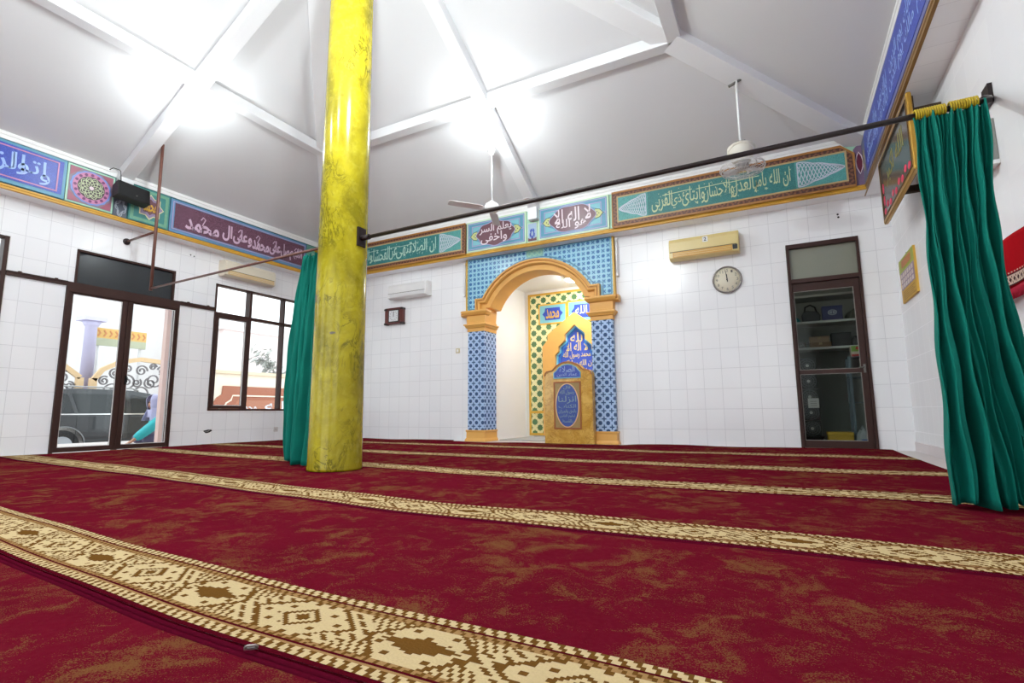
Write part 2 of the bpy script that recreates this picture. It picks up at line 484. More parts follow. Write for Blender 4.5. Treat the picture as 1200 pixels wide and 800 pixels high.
def beam(P, Q, w, h, name='roof_beam'):
    P, Q = Vector(P), Vector(Q); t = (Q - P).normalized(); s = Vector((0, 0, 1)).cross(t).normalized(); u = t.cross(s)
    mb = MB(); vs = [tuple(p + s * a + u * b) for p in (P, Q) for a, b in ((-w / 2, 0), (w / 2, 0), (w / 2, h), (-w / 2, h))]
    mb.add(vs, [(0, 3, 2, 1), (4, 5, 6, 7), (0, 1, 5, 4), (1, 2, 6, 5), (2, 3, 7, 6), (3, 0, 4, 7)])
    o = mb.build(name, BEAM, bevel=.006); return struct(o)
S = 2.0; ZP = EAVE + SL * S - .13
px0, px1, py0, py1 = X0 + S, X1 - S, YF + S, Y1 - S
for P, Q in (((px0, py1, ZP), (px1, py1, ZP)), ((px1, py1, ZP), (px1, py0, ZP)), ((px1, py0, ZP), (px0, py0, ZP)), ((px0, py0, ZP), (px0, py1, ZP))):
    beam(P, Q, .16, .15)
for cx, cy, ex, ey in ((X0, Y1, X0 + HS, RY), (X1, Y1, X1 - HS, RY), (X0, YF, X0 + HS, RY), (X1, YF, X1 - HS, RY)):
    beam((cx, cy, EAVE - .15), (ex, ey, RZ - .15), .28, .17)
def rafter(x, y, ex, ey, w=.18):
    beam((x, y, ceil_z(x, y) - .15), (ex, ey, ceil_z(ex, ey) - .15), w, .16)
rafter(-3.62, Y1, -3.34, RY + .25); rafter(X0, 3.83, -4.25, 3.50); rafter(X1, 3.5, -3.1, 3.5); rafter(-3.6, YF, -3.6, 3.2)
mb = MB(); mb.box(-3.71, -3.54, Y1 - .13, Y1, 3.79, 4.2); struct(mb.build('roof_beam', BEAM, bevel=.006))
mb = MB(); mb.box(X0, X0 + .12, 3.75, 3.92, 3.93, 4.2); struct(mb.build('roof_beam', BEAM, bevel=.006))

# frieze beams, yellow strips and crown mouldings
FRZ = plain('frieze_ground', (84, 100, 116), .4)
k = [0]
def trim(mb, mat, bevel=0): k[0] += 1; return struct(mb.build('trim_%d' % k[0], mat, bevel=bevel))
trim(MB().box(XL, X0, YW, D, FZ0 + .03, FZ1), TEAL); trim(MB().box(X0, X1, Y1, D, FZ0 + .03, FZ1), MINT)
trim(MB().box(X1, XR, YW, D, FZ0 + .03, FZ1), TEAL); trim(MB().box(X0, X1, YW, YF, FZ0 + .03, FZ1), FRZ)
SOF = plain('soffit_paint', (234, 233, 234), .5, var=.04)
trim(MB().box(XL, X0 - .012, YW, D, FZ0 - .002, FZ0 + .03), W_SIDE); trim(MB().box(X0, X1, Y1 + .012, D, FZ0 - .002, FZ0 + .03), W_BACK); trim(MB().box(X1 + .012, XR, YW, D, FZ0 - .002, FZ0 + .03), W_SIDE)
BRONZE = plain('bronze_strip', (148, 112, 62), .35, var=.25)
def lstrip(prof, mat, bk=0, mr=None):
    pl = [(XL + .0, p) for p in prof]
    trim(MB().prism([(X0 + a, z) for a, z in prof] + [(XL + bk, prof[-1][1]), (XL + bk, prof[0][1])], YW, D, 'xz'), mat)
    trim(MB().prism([(Y1 - a, z) for a, z in prof] + [(D - bk, prof[-1][1]), (D - bk, prof[0][1])], X0 + .001, X1 - .001, 'yz'), mat)
    trim(MB().prism([(X1 - a, z) for a, z in prof] + [(XR - bk, prof[-1][1]), (XR - bk, prof[0][1])], YW, D, 'xz'), mr or mat)
lstrip([(-.01, FZ0 - .005), (.012, FZ0), (.012, FZ0 + .025), (.022, FZ0 + .032), (.022, FZ0 + .055), (.004, FZ0 + .06)], YSTRIP, .25, BRONZE)
lstrip([(0, FZ1), (.012, FZ1), (.018, FZ1 + .05), (.026, FZ1 + .055), (.026, FZ1 + .09), (.0, FZ1 + .11)], WHITE)
# brown bar along the left wall at door-head height
for a, b in ((2.735, 3.385), (4.93, 5.53)):
    mb = MB().box(XL, XL + .03, a, b, 2.315, 2.375).box(XL, XL + .045, a, b, 2.36, 2.375)
    for q in (a + .12, b - .14): mb.box(XL, XL + .035, q, q + .03, 2.375, 2.39)
    trim(mb, BROWN)
# pale skirting at the foot of the right and back walls
struct(MB().box(XR - .012, XR, YW, D, FL, .10).build('baseboard_right', plain('skirting_tile', (226, 214, 214), .3)))

# ------------------------------------------------------------------ left double door, windows
def bars(name, par, rects, y0, y1, mat, bevel=.003):
    mb = MB()
    for i, r in enumerate(rects): mb.box(r[0], r[1], y0 + .0016 * i, y1 - .0016 * i if len(rects) > 1 else y1, r[2], r[3])
    return mb.build(name, mat, par, bevel=bevel)
def emp(name, loc, rz):
    o = bpy.data.objects.new(name, None); COL.objects.link(o); o.location = loc; o.rotation_euler = (0, 0, rz); o['kind'] = 'structure'; return o
d1 = emp('door_1', (XL, 0, 0), LEFT)
bars('frame', d1, [(3.387, 3.425, FL, 2.31), (4.905, 4.928, FL, 2.31), (3.387, 4.928, 2.235, 2.375), (4.172, 4.196, FL, 2.24)], -.03, .12, BROWN)
bars('transom_frame', d1, [(3.468, 3.495, 2.375, 2.868), (4.80, 4.828, 2.375, 2.868), (3.468, 4.828, 2.835, 2.868)], -.02, .12, BROWN)
bars('transom_panel', d1, [(3.495, 4.80, 2.375, 2.835)], .03, .04, FILM, 0)
for a, b in ((3.426, 4.171), (4.197, 4.904)):
    lf = bars('door_leaf', d1, [(a, a + .05, .0, 2.23), (b - .07 if a < 4 else b - .03, b, .0, 2.23), (a, b, .0, .065), (a, b, 2.215, 2.233)], -.01, .04, BROWN)
    e = b - .07 if a < 4 else b - .03
    bars('glass', lf, [(a + .05, e, .065, 2.215)], .012, .017, GLASS, 0)
    mb = MB(); frame(mb, a + .05, e, .065, 2.215, .009, .004, .012); mb.build('gasket', GASKET, lf)
mb = MB().box(4.215, 4.235, -.04, -.01, .96, 1.09).tube([(4.225, -.04, .98), (4.225, -.065, 1.0), (4.225, -.065, 1.06), (4.225, -.04, 1.08)], .008)
mb.build('handle', BLACK, d1)

w1 = emp('window_1', (XL, 0, 0), LEFT)
bars('frame', w1, [(5.532, 5.56, .567, 2.818), (6.20, 6.25, .567, 2.818), (6.955, 6.985, .567, 2.818), (7.69, 7.718, .567, 2.818), (5.532, 7.718, .567, .60), (5.532, 7.718, 2.79, 2.818), (5.532, 7.718, 2.262, 2.312)], -.02, .12, BROWN)
mb = MB(); frame(mb, 5.562, 6.198, .602, 2.26, .052, -.03, .02); sash = mb.build('casement', BROWN, w1, bevel=.003)
mb = MB(); frame(mb, 5.614, 6.146, .654, 2.208, .012, -.012, .01); mb.build('gasket', GASKET, sash)
bars('glass', sash, [(5.614, 6.146, .654, 2.208)], .002, .007, GLASS, 0)
for a, b, c, d in ((6.25, 6.955, .60, 2.262), (6.985, 7.69, .60, 2.262), (5.56, 6.20, 2.312, 2.79), (6.25, 6.955, 2.312, 2.79), (6.985, 7.69, 2.312, 2.79)):
    bars('glass', w1, [(a, b, c, d)], .05, .055, GLASS, 0)
w2 = emp('window_2', (XL, 0, 0), LEFT)
bars('frame', w2, [(2.685, 2.733, .567, 2.828), (1.202, 1.235, .567, 2.828), (1.94, 1.98, .567, 2.828), (1.202, 2.733, .567, .60), (1.202, 2.733, 2.80, 2.828), (1.202, 2.733, 2.30, 2.36)], -.02, .12, BROWN)
for a, b in ((1.235, 1.94), (1.98, 2.685)):
    for c, d in ((.60, 2.30), (2.36, 2.80)): bars('glass', w2, [(a, b, c, d)], .05, .055, GLASS, 0)
mb = MB().box(2.733, 2.745, -.006, .1, .56, 2.84); mb.build('reveal_edge', GASKET, w2)

# ------------------------------------------------------------------ storage door and room
d2 = emp('door_2', (0, D, 0), 0)
bars('frame', d2, [(.167, .205, FL, 2.818), (1.0, 1.033, FL, 2.818), (.167, 1.033, 2.755, 2.818), (.167, 1.033, 2.255, 2.315)], -.03, .10, BROWN)
bars('transom_pane', d2, [(.205, 1.0, 2.315, 2.755)], .03, .036, plain('frosted_pane', (146, 148, 134), .12, var=.25, scale=2), 0)
lf = bars('door_leaf', d2, [(.207, .222, .0, 2.252), (.925, .998, .0, 2.252), (.207, .998, .0, .095), (.207, .998, 2.14, 2.252), (.207, .998, .985, 1.04)], .0, .045, BROWN)
bars('glass', lf, [(.222, .925, 1.04, 2.14), (.222, .925, .095, .985)], .02, .025, SMOKE, 0)
mb = MB(); frame(mb, .222, .925, 1.04, 2.14, .007, .01, .02); frame(mb, .222, .925, .095, .985, .007, .01, .02); mb.build('gasket', plain('grey_gasket', (150, 146, 140)), lf)
mb = MB().box(.95, .975, -.012, 0, .98, 1.09).tube([(.962, -.012, 1.05), (.962, -.045, 1.05), (.90, -.045, 1.045)], .009); mb.build('handle', plain('steel_handle', (120, 116, 110), .3, .8), lf)
DG = plain('storage_plaster', (150, 152, 148), .8, var=.12)
struct(MB().box(-.75, -.6, D + .15, D + 1.75, FL, 3.0).build('wall_storage_left', DG))
struct(MB().box(XR, XR + .15, D + .15, D + 1.75, FL, 3.0).build('wall_storage_right', DG))
struct(MB().box(-.75, XR + .15, D + 1.75, D + 1.9, FL, 3.0).build('wall_storage_back', DG))
struct(MB().box(-.75, XR + .15, D + .15, D + 1.9, 3.0, 3.1).build('ceiling_storage', DG))

# ------------------------------------------------------------------ niche shell
NB = 10.0
struct(MB().box(CX - 1.4, CX - 1.165, D + .335, NB + .1, FL, 3.1).build('wall_niche_left', NICHEW))
struct(MB().box(CX + 1.185, CX + 1.42, D + .335, NB + .1, FL, 3.1).build('wall_niche_right', NICHEW))
struct(MB().box(CX - 1.4, CX + 1.42, NB, NB + .1, FL, 3.1).build('wall_niche_back', NICHEW))
struct(MB().box(CX - 1.4, CX + 1.42, D + .15, NB + .1, 3.1, 3.2).build('ceiling_niche', NICHEW))

# ------------------------------------------------------------------ carpets
def yk(k, x):
    y0, sl = {6: (-.80, .0), 5: (.80, .10), 4: (2.165, .10), 3: (3.60, .10), 2: (5.0, .07), 1: (6.55, .06)}[k]
    d = max(0, -1.3 - x); d = d * d / (d + .6) if d > 0 else 0
    return y0 + sl * d + .012 * sin(x * 1.3 + k * 2.1)
def yend(k, x):
    if k > 1: return yk(k - 1, x) - .040
    t = max(0, min(1, (x + 5.45) / .12)) * max(0, min(1, (-2.08 - x) / .12))
    return D - .03 - t * .27
def cz(x, y):
    w = .004 * sin(x * 2.3 + y * 1.1) * sin(y * 2.9 - x * .7) + .003 * sin(x * 5.1 - y * 2.0)
    if 7.4 < y: w += .006 * sin(x * 3.0) * min(1, (y - 7.4) / .4)
    return -.002 + w * .7
def motif(u, v, P):
    """pile colour across the border band: v 0..1 from near to far edge, u along it in units of band width"""
    if v < .045: return 3
    if v < .165 or v > .90:
        w = (v - .045) / .12 if v < .5 else (v - .90) / .10
        if w < .10 or w > .90: return 4
        return 1 if ((u * 9.5 + w * .55) % 1.0) < .56 else 2
    if v < .190 or v > .872: return 3
    q = (v - .19) / .682 * 2 - 1                    # -1..1 inside the central band
    if abs(q) > .80:
        return 4 if ((u * 11 + (q if q > 0 else -q) * 2.2) % 1.0) < .55 else 2
    p = (u / P) % 1.0 * 2 - 1                       # -1..1 over one repeat
    X_ = abs(p) * 3.4; aq = abs(q); E_ = 3.4 - X_
    ci, ri = int(u * 32), int(v * 40)
    d = X_ * .8 + aq
    if d < .20: return 2
    if d < .36: return 1
    if d < .52: return 2
    if d < .64: return 1
    if d < 1.22: return 2 if (ci % 5 < 2 and ri % 5 < 2) else 1
    if d < 1.36: return 2
    h = E_ * .7 + aq * .6
    saw = .12 * ((X_ * 4.2) % 1.0)
    if E_ * .50 + aq * 1.35 + saw < .56: return 2
    if h < .86: return 2 if (h > .55 and ci % 5 < 2 and (ri + 2) % 5 < 2) else 1
    if h < .98: return 2
    if d < 1.9: return 2 if ((ci + ri) % 5 < 2 and ri % 4 < 3) else 1
    return 1 if (((p * 15) + q * 2.4) % 1.0) < .55 else 2
XA, XB = XL + .05, 1.165
names = {1: 'crimson carpet roll nearest the niche wall, its stripe farthest away', 2: 'crimson carpet roll second from the niche wall, beige stripe on its near edge',
         3: 'crimson carpet roll whose beige stripe runs past the foot of the pillar', 4: 'crimson carpet roll between the pillar and the broad foreground stripe',
         5: 'crimson carpet roll with the broad patterned beige stripe in the foreground', 6: 'crimson carpet strip lying nearest of all, in the bottom corner without a stripe'}
for kk in range(6, 0, -1):
    t = thing('prayer_carpet', names[kk], 'carpet', (0, 0, 0), group='crimson carpet rolls with beige stripes')
    mb = MB(); fine = kk >= 4
    xr = lambda y: XB + .012 * sin(y * 3) - (.05 if kk == 1 else 0)
    SW = .315
    v0 = 0.0 if kk == 6 else SW
    nx, ny = 140, 14
    def fld(a, b):
        x = XA + a * (XB - XA); y = yk(kk, x) + v0 + b * (yend(kk, x) - yk(kk, x) - v0)
        return (x, y, cz(x, y))
    mb.grid(fld, nx, ny, 0)
    if kk < 6:
        rows = 40 if fine else 22; cw = .0098 if fine else .020
        cols = int((XB - XA) / cw); off = len(mb.v)
        P = 2.33
        for j in range(rows + 1):
            for i in range(cols + 1):
                x = XA + (XB - XA) * i / cols; y = yk(kk, x) + SW * j / rows
                mb.v.append((x, y, cz(x, y) + .001))
        for j in range(rows):
            for i in range(cols):
                x = XA + (XB - XA) * (i + .5) / cols
                mb.f.append([off + j * (cols + 1) + i, off + j * (cols + 1) + i + 1, off + (j + 1) * (cols + 1) + i + 1, off + (j + 1) * (cols + 1) + i])
                mb.mi.append(motif((x + .737) / SW, (j + .5) / rows, P)); mb.sm.append(True)
    # far and near edges turn down to the floor
    for yy, s in ((lambda x: yk(kk, x), 1), (lambda x: yend(kk, x), -1)):
        mb.grid(lambda a, b: (XA + a * (XB - XA), yy(XA + a * (XB - XA)), cz(XA + a * (XB - XA), yy(XA + a * (XB - XA))) * b + FL * (1 - b)), nx, 1, 3)
    for xx in (XA, XB):
        mb.grid(lambda a, b: (xx, yk(kk, xx) + a * (yend(kk, xx) - yk(kk, xx)), cz(xx, yk(kk, xx) + a * (yend(kk, xx) - yk(kk, xx))) * b + FL * (1 - b)), 20, 1, 3)
    mb.build('pile', [CARPET, PCREAM, PBROWN, PDARK, PTAN], t)
    mb = MB(); pts = [(XA + (XB - XA) * i / 90, yk(kk, XA + (XB - XA) * i / 90) - .013, cz(XA + (XB - XA) * i / 90, yk(kk, XA + (XB - XA) * i / 90)) - .004) for i in range(91)]
    mb.tube(pts, .0075, 8)
    if kk > 1 or True:
        mb.tube([(x, y - .0165, z - .002) for x, y, z in pts], .0085, 8)
    mb.build('edge_binding', PBIND, t)
# small metal clip where two rolls meet
mb = MB().box(-.014, .014, -.004, .004, 0, .003).tube([(-.013, 0, .003), (-.008, 0, .007), (.008, 0, .007), (.013, 0, .003)], .003, 8)
o = mb.build('carpet_clip', plain('clip_steel', (150, 140, 136), .3, .8), loc=(-1.04, yk(5, -1.04) - .02, .006)); o.rotation_euler = (0, 0, .7)
tag(o, 'small metal clip on the seam beside the broad foreground stripe', 'clip')
# ------------------------------------------------------------------ the yellow pillar
PX, PY = -3.65, 3.50
t = thing('pillar', 'tall round pillar painted as yellow marble in the middle of the hall', 'pillar', (PX, PY, 0))
mb = MB(); mb.lathe([(.243, .002), (.243, .02), (.238, .06)] + [(.237 - .0055 * z, z) for z in (.5, 1, 1.5, 2, 2.5, 3, 3.5, 4, 4.5, 5, 5.5, 5.66)], 64)
mb.build('shaft', PILLAR, t)
CHIP = plain('bare_concrete', (128, 118, 104), .9, var=.3, scale=40)
def chip(x, y, z, w, h, name='chipped_patch'):
    """a worn spot where the paint has flaked from the shaft"""
    a0 = atan2(y - PY, x - PX); mb = MB(); r = .2385 - .0055 * z
    pts = [(w * cos(q) * (1 + .25 * sin(3 * q + 1)), h * sin(q) * (1 + .2 * sin(2 * q))) for q in [2 * pi * i / 14 for i in range(14)]]
    vs = [((r + .0015) * cos(a0 + u / r), (r + .0015) * sin(a0 + u / r), z + v) for u, v in pts] + [((r - .002) * cos(a0 + u / r), (r - .002) * sin(a0 + u / r), z + v) for u, v in pts]
    k = len(pts); mb.add(vs, [tuple(range(k))] + [(i, k + i, k + (i + 1) % k, (i + 1) % k) for i in range(k)]); mb.build(name, CHIP, t)
chip(PX - .10, PY - .2, 1.55, .02, .035); chip(PX + .115, PY - .2, 1.215, .025, .011)

# ------------------------------------------------------------------ prayer niche: columns, arch, spandrel, tiled back
niche = thing('prayer_niche', 'ochre arched prayer niche with blue tiled columns in the far wall', 'prayer niche', (CX, D, 0))
YA, YB = -.10, .334
# outer edge of the arch moulding (local x, z)
ZC, RO, RI = 1.98, 1.19, 1.0
a_st = atan2(2.575 - ZC, -sqrt(RO ** 2 - (2.575 - ZC) ** 2)); a_en = pi - a_st
arc = [(RO * cos(a_st + (a_en - a_st) * i / 40), ZC + RO * sin(a_st + (a_en - a_st) * i / 40)) for i in range(41)]
path = [(-1.50, 2.36), (-1.19, 2.36), (-1.19, 2.575)] + arc + [(1.19, 2.575), (1.19, 2.36), (1.50, 2.36)]
def sweep(mb, path, prof, y0, m=0):
    n = len(path); vs, fs = [], []; q = len(prof)
    for i in range(n):
        ds = []
        if i > 0: ds.append((path[i][0] - path[i - 1][0], path[i][1] - path[i - 1][1]))
        if i < n - 1: ds.append((path[i + 1][0] - path[i][0], path[i + 1][1] - path[i][1]))
        ns = [(dz / hypot(dx, dz), -dx / hypot(dx, dz)) for dx, dz in ds]
        mx, mz = sum(a for a, b in ns), sum(b for a, b in ns); l = hypot(mx, mz); mx, mz = mx / l, mz / l
        c = max(.35, mx * ns[0][0] + mz * ns[0][1])
        for a, b in prof: vs.append((path[i][0] + mx * a / c, y0 - b, path[i][1] + mz * a / c))
    for i in range(n - 1):
        for j in range(q - 1): fs.append((i * q + j, i * q + j + 1, (i + 1) * q + j + 1, (i + 1) * q + j))
    fs += [tuple(range(q))[::-1], tuple((n - 1) * q + j for j in range(q))]
    mb.add(vs, fs, m)
inner = [(RI * cos(a), ZC + RI * sin(a)) for a in [pi - .4345 - (pi - .869) * i / 36 for i in range(37)]]
body = [(-1.365, 2.15), (-1.365, 3.09), (1.375, 3.09), (1.375, 2.15), (1.02, 2.15), (1.0, 2.40)] + inner[::-1] + [(-1.0, 2.40), (-1.02, 2.15)]
front = [(-1.365, 2.15), (-1.365, 2.36)] + path[1:-1] + [(1.375, 2.36), (1.375, 2.15), (1.02, 2.15), (1.0, 2.40)] + inner[::-1] + [(-1.0, 2.40), (-1.02, 2.15)]
mb = MB(); mb.prism(body, .005, YB, 'xz'); mb.prism(front, YA + .02, .004, 'xz'); arch = mb.build('arch', ORANGE, niche)
mb = MB(); sweep(mb, path, [(0, -.05), (0, .085), (.028, .085), (.028, .06), (.042, .06), (.042, .075), (.08, .07), (.10, .035), (.10, -.05)], YA + .03)
sweep(mb, [(x, z) for x, z in path], [(.042, .02), (.042, .0755), (.052, .0755), (.052, .02)], YA + .03, 1)
mb.build('moulding', [ORANGE, ORANGE2], arch)
def column(xa, xb, side):
    mb2 = MB().box(xa, xb, YA, YB, .19, 1.975)
    mb2.mi = [0, 0, 0, 1, 0, 1]; c = mb2.build('column', [COLTILE, COLTILE_S], niche)
    MB().rectstack(xa, xb, YA, YB, [(.045, -.012), (.04, .02), (.022, .05), (.018, .15), (.03, .165), (.03, .19)]).build('base', ORANGE, c, bevel=.004)
    mb = MB().rectstack(xa, xb, YA, YB, [(.012, 1.975), (.012, 2.04), (.035, 2.05), (.05, 2.085), (.065, 2.09), (.065, 2.115), (.02, 2.125), (.02, 2.16)])
    mb.rectstack(xa - (.005 if side < 0 else 0), xb + (.005 if side > 0 else 0), YA, YA + .12, [(.02, 2.16), (.02, 2.27), (.06, 2.285), (.09, 2.33), (.09, 2.362)])
    mb.build('capital', ORANGE, c, bevel=.003)
column(-1.365, -1.02, -1); column(1.02, 1.375, 1)
# spandrel of turquoise tiles around the arch
sp = [(-1.40, 2.365), (-1.40, 3.385), (1.40, 3.385), (1.40, 2.365), (1.19, 2.365), (1.19, 2.58)] + arc[::-1] + [(-1.19, 2.58), (-1.19, 2.365)]
mb = MB().prism(sp, -.07, -.0, 'xz'); spo = mb.build('spandrel', SPAN, niche)
for r in ((-1.43, -1.40, 2.37, 3.385), (1.40, 1.43, 2.37, 3.385)): MB().box(r[0], r[1], -.085, 0, r[2], r[3]).build('edge_strip', GOLD, spo)
mb = MB()
mb.ribbon([(-1.372, 2.40), (-1.372, 3.355), (1.372, 3.355), (1.372, 2.40)], .022, -.073, -.07)
mb.ribbon([(-1.372, 2.40), (-1.23, 2.40), (-1.23, 2.615), (-1.08, 2.615)] , .02, -.073, -.07)
mb.ribbon([(1.372, 2.40), (1.23, 2.40), (1.23, 2.615), (1.08, 2.615)], .02, -.073, -.07)
mb.ribbon([(x * 1.036, ZC + (z - ZC) * 1.036) for x, z in arc], .022, -.073, -.07)
mb.build('border_line', plain('steel_blue_line', (78, 136, 168), .35), spo)
mb = MB().prism(rect(-.165, .165, 3.215, 3.36), -.0745, -.07); mb.build('keystone_tile', plain('green_grey_tile', (132, 188, 184), .3), spo)
mb = MB()
for q in range(3):
    for w in range(8):
        mb.ribbon(circ(-.10 + .10 * q, 3.287, .046 - .005 * (w % 2), 20), .006, -.077, -.0745, closed=True) if w < 2 else None
    mb.ribbon([(-.10 + .10 * q + .046 * cos(a) * (1 if i % 2 else .45), 3.287 + .046 * sin(a) * (1 if i % 2 else .45)) for i, a in enumerate([pi * j / 8 for j in range(16)])], .007, -.077, -.0745, closed=True)
mb.build('keystone_ornament', MINT, spo)
# tiled back of the niche with its own small pointed arch
def N(x): return x - CX
mb = MB().prism(rect(N(-4.80), N(-2.58), 0.02, 3.03), NB - D - .03, NB - D); bk = mb.build('tile_back', STAR, niche)
yb = NB - D - .03
mb = MB(); frame(mb, N(-4.80), N(-2.58), 0.02, 3.03, .045, yb - .012, yb); mb.box(N(-4.76), N(-2.6), yb - .014, yb, .475, .525)
mb.build('border', GOLD, bk)
def cart(name, x0, x1, z0, z1, text, col, **k):
    """pale tablet with a blue pointed cartouche"""
    mb = MB().prism(rect(x0, x1, z0, z1), yb - .012, yb); o = mb.build(name, CYAN, bk)
    h = (z1 - z0); xm = .30 * h; zc = (z0 + z1) / 2
    pl = [(x0 + .06, zc), (x0 + .06 + xm * .5, zc + .16 * h), (x0 + .06 + xm * .6, z1 - .06), (x1 - .06 - xm * .6, z1 - .06), (x1 - .06 - xm * .5, zc + .16 * h), (x1 - .06, zc), (x1 - .06 - xm * .5, zc - .16 * h), (x1 - .06 - xm * .6, z0 + .06), (x0 + .06 + xm * .6, z0 + .06), (x0 + .06 + xm * .5, zc - .16 * h)]
    MB().prism(pl[::-1], yb - .018, yb - .012).build('cartouche', plain('ultramarine', (52, 76, 178), .3), o)
    mb = MB(); letter(mb, text, x0 + .06 + xm * .75, x1 - .06 - xm * .75, z0 + .085, z1 - .085, yb - .018, .004, bold=.012, **k); mb.build('lettering', col, o)
    mb = MB(); frame(mb, x0 - .03, x1 + .03, z0 - .03, z1 + .03, .03, yb - .016, yb); mb.build('rim', GOLD, o)
cart('name_tablet', N(-4.52), N(-3.93), 2.375, 2.755, 'محمد', GOLD)
cart('prayer_tablet', N(-3.86), N(-2.75), 2.365, 2.765, 'رسول الله', LACE)
ax = N(-3.70)
half = [(.74, .02), (.74, 1.90), (.64, 1.90), (.64, 2.02), (.56, 2.12), (.47, 2.12), (.47, 2.2)]
out_ = [(ax - a, b) for a, b in [(.72, .02), (.72, 1.86), (.60, 1.99), (.60, 2.10), (.52, 2.16)]] + [(ax, 2.53)]
out_ = out_ + [(2 * ax - a, b) for a, b in out_[-2::-1]]
inn = [(ax - a, b) for a, b in [(.44, .02), (.44, 1.66), (.36, 1.74), (.36, 1.84), (.22, 1.96), (.22, 2.08)]] + [(ax, 2.27)]
inn = inn + [(2 * ax - a, b) for a, b in inn[-2::-1]]
mb = MB()
for i in range(len(out_) - 1):
    a, b = out_[i], out_[i + 1]
fill = out_ + inn[::-1]
mb.prism(fill[::-1], yb - .13, yb); sm_arch = mb.build('pointed_arch', ORANGE, niche)
def insetpoly(pts, s, dz=0): return [(ax + (x - ax) * s, b - dz) for x, b in pts]
mb = MB().prism(inn[::-1], yb - .02, yb); pan = mb.build('inscribed_panel', BLUEP, sm_arch)
mb = MB(); mb.ribbon([(ax + (x - ax) * 1.06, b + .02) for x, b in inn], .05, yb - .06, yb - .02); mb.build('white_rim', WHITE, pan)
mb = MB(); mb.ribbon(inn, .075, yb - .045, yb - .02); mb.build('pale_blue_rim', plain('aqua_rim', (120, 204, 238), .3), pan)
mb = MB(); mb.ribbon([(ax + (x - ax) * .86, b - .06) for x, b in inn], .05, yb - .035, yb - .02); mb.build('blue_rim', plain('azure_rim', (44, 112, 200), .3), pan)
mb = MB()
for tx, hw, z0, z1 in (('لله', .13, 1.92, 2.12), ('لا اله الا', .24, 1.74, 1.92), ('محمد رسول الله', .30, 1.58, 1.73), ('ان الله وملائكته', .34, 1.40, 1.56), ('يصلون على النبي', .34, 1.22, 1.38), ('حافظوا على الصلوات', .34, 1.02, 1.18), ('والصلوة الوسطى', .34, .82, .98)):
    letter(mb, tx, ax - hw, ax + hw, z0, z1, yb - .02, .006, bold=.012)
mb.build('lettering', plain('buff_lettering', (240, 214, 140), .4), pan)
mb = MB().box(N(-4.7), N(-2.72), YB + .02, NB - D - .2, -.012, .004)
mb.build('threshold_mat', plain('grey_patterned_mat', (196, 196, 190), .8, var=.5, scale=14), niche)

lp = thing('ceiling_lamp', 'round white lamp glowing on the ceiling inside the prayer niche', 'lamp', (-3.48, 9.25, 3.1))
MB().lathe([(.0, -.001), (.16, -.002), (.17, -.02), (.16, -.045)], 32).build('rim', WHITE, lp)
MB().lathe([(.155, -.045), (.13, -.07), (.06, -.085), (0, -.088)], 32).build('diffuser', NICHEB, lp)

# ------------------------------------------------------------------ lectern board before the niche
lx, ly = -3.085, 7.84
lt = thing('lectern', 'ochre marbled lectern with a blue calligraphy oval before the niche', 'lectern', (lx, ly, 0))
def hump(w, zs, zt):
    """shouldered outline with a round crown"""
    L = [(-w, -.005), (-w, zs - .07), (-w * .97, zs - .03), (-w * .90, zs), (-w * .66, zs + .015), (-w * .60, zs + .04)]
    top = [(-w * .60 + w * 1.2 * i / 14, zs + .04 + (zt - zs - .04) * sin(pi * i / 14) ** .8) for i in range(1, 14)]
    return L + top + [(-a, b) for a, b in L[::-1]]
ol = hump(.415, 1.165, 1.315)
MB().prism(ol, 0, .13, 'xz').build('board', OCHREM, lt, bevel=.006)
mb = MB(); mb.ribbon([(x * .975, z * .992) for x, z in ol[1:-1]], .022, -.012, 0); mb.build('edge_bead', plain('brown_bead', (172, 104, 40), .35), lt)
mb = MB(); frame(mb, -.245, .225, .225, .985, .022, -.012, 0); mb.build('frame', plain('brown_bead_frame', (166, 92, 40), .35), lt)
o = MB().prism(rect(-.223, .203, .247, .963), -.004, 0).build('ground', plain('khaki_ground', (176, 146, 92), .4, var=.25, scale=30), lt)
o = MB().prism(circ(-.01, .605, .345, 40, rx=.195), -.010, -.004).build('oval', plain('indigo_oval', (66, 90, 168), .3, var=.2), lt)
mb = MB(); mb.ribbon(circ(-.01, .605, .347, 48, rx=.197), .016, -.016, -.004, closed=True); mb.build('oval_rim', plain('peach_rim', (238, 196, 150), .35), o)
mb = MB()
for tx, hw, z0, z1 in (('قال', .06, .86, .92), ('رسول الله', .12, .77, .85), ('انزلنا', .155, .63, .755), ('الكتاب', .15, .55, .62), ('بالحق والميزان', .15, .47, .54), ('ليقوم الناس', .13, .40, .46), ('بالقسط', .09, .32, .385)):
    letter(mb, tx, -.01 - hw, -.01 + hw, z0, z1, -.010, .003)
mb.build('lettering', plain('grey_green_letter', (150, 176, 178), .4), o)
cr = [(-.235, 1.045), (-.235, 1.13), (-.19, 1.165), (-.15, 1.215), (-.08, 1.252), (0, 1.264), (.08, 1.252), (.15, 1.215), (.19, 1.165), (.225, 1.13), (.225, 1.045)]
o = MB().prism(cr, -.010, 0).build('crest_panel', plain('indigo_crest', (62, 84, 178), .3), lt)
mb = MB(); mb.ribbon(cr + [cr[0]], .014, -.014, 0); mb.build('crest_rim', CYAN, o)
mb = MB(); letter(mb, 'الصلاة', -.13, .13, 1.14, 1.235, -.010, .003); letter(mb, 'عماد الدين', -.18, .17, 1.065, 1.13, -.010, .003); mb.build('lettering', plain('pale_blue_letter', (170, 192, 226), .4), o)

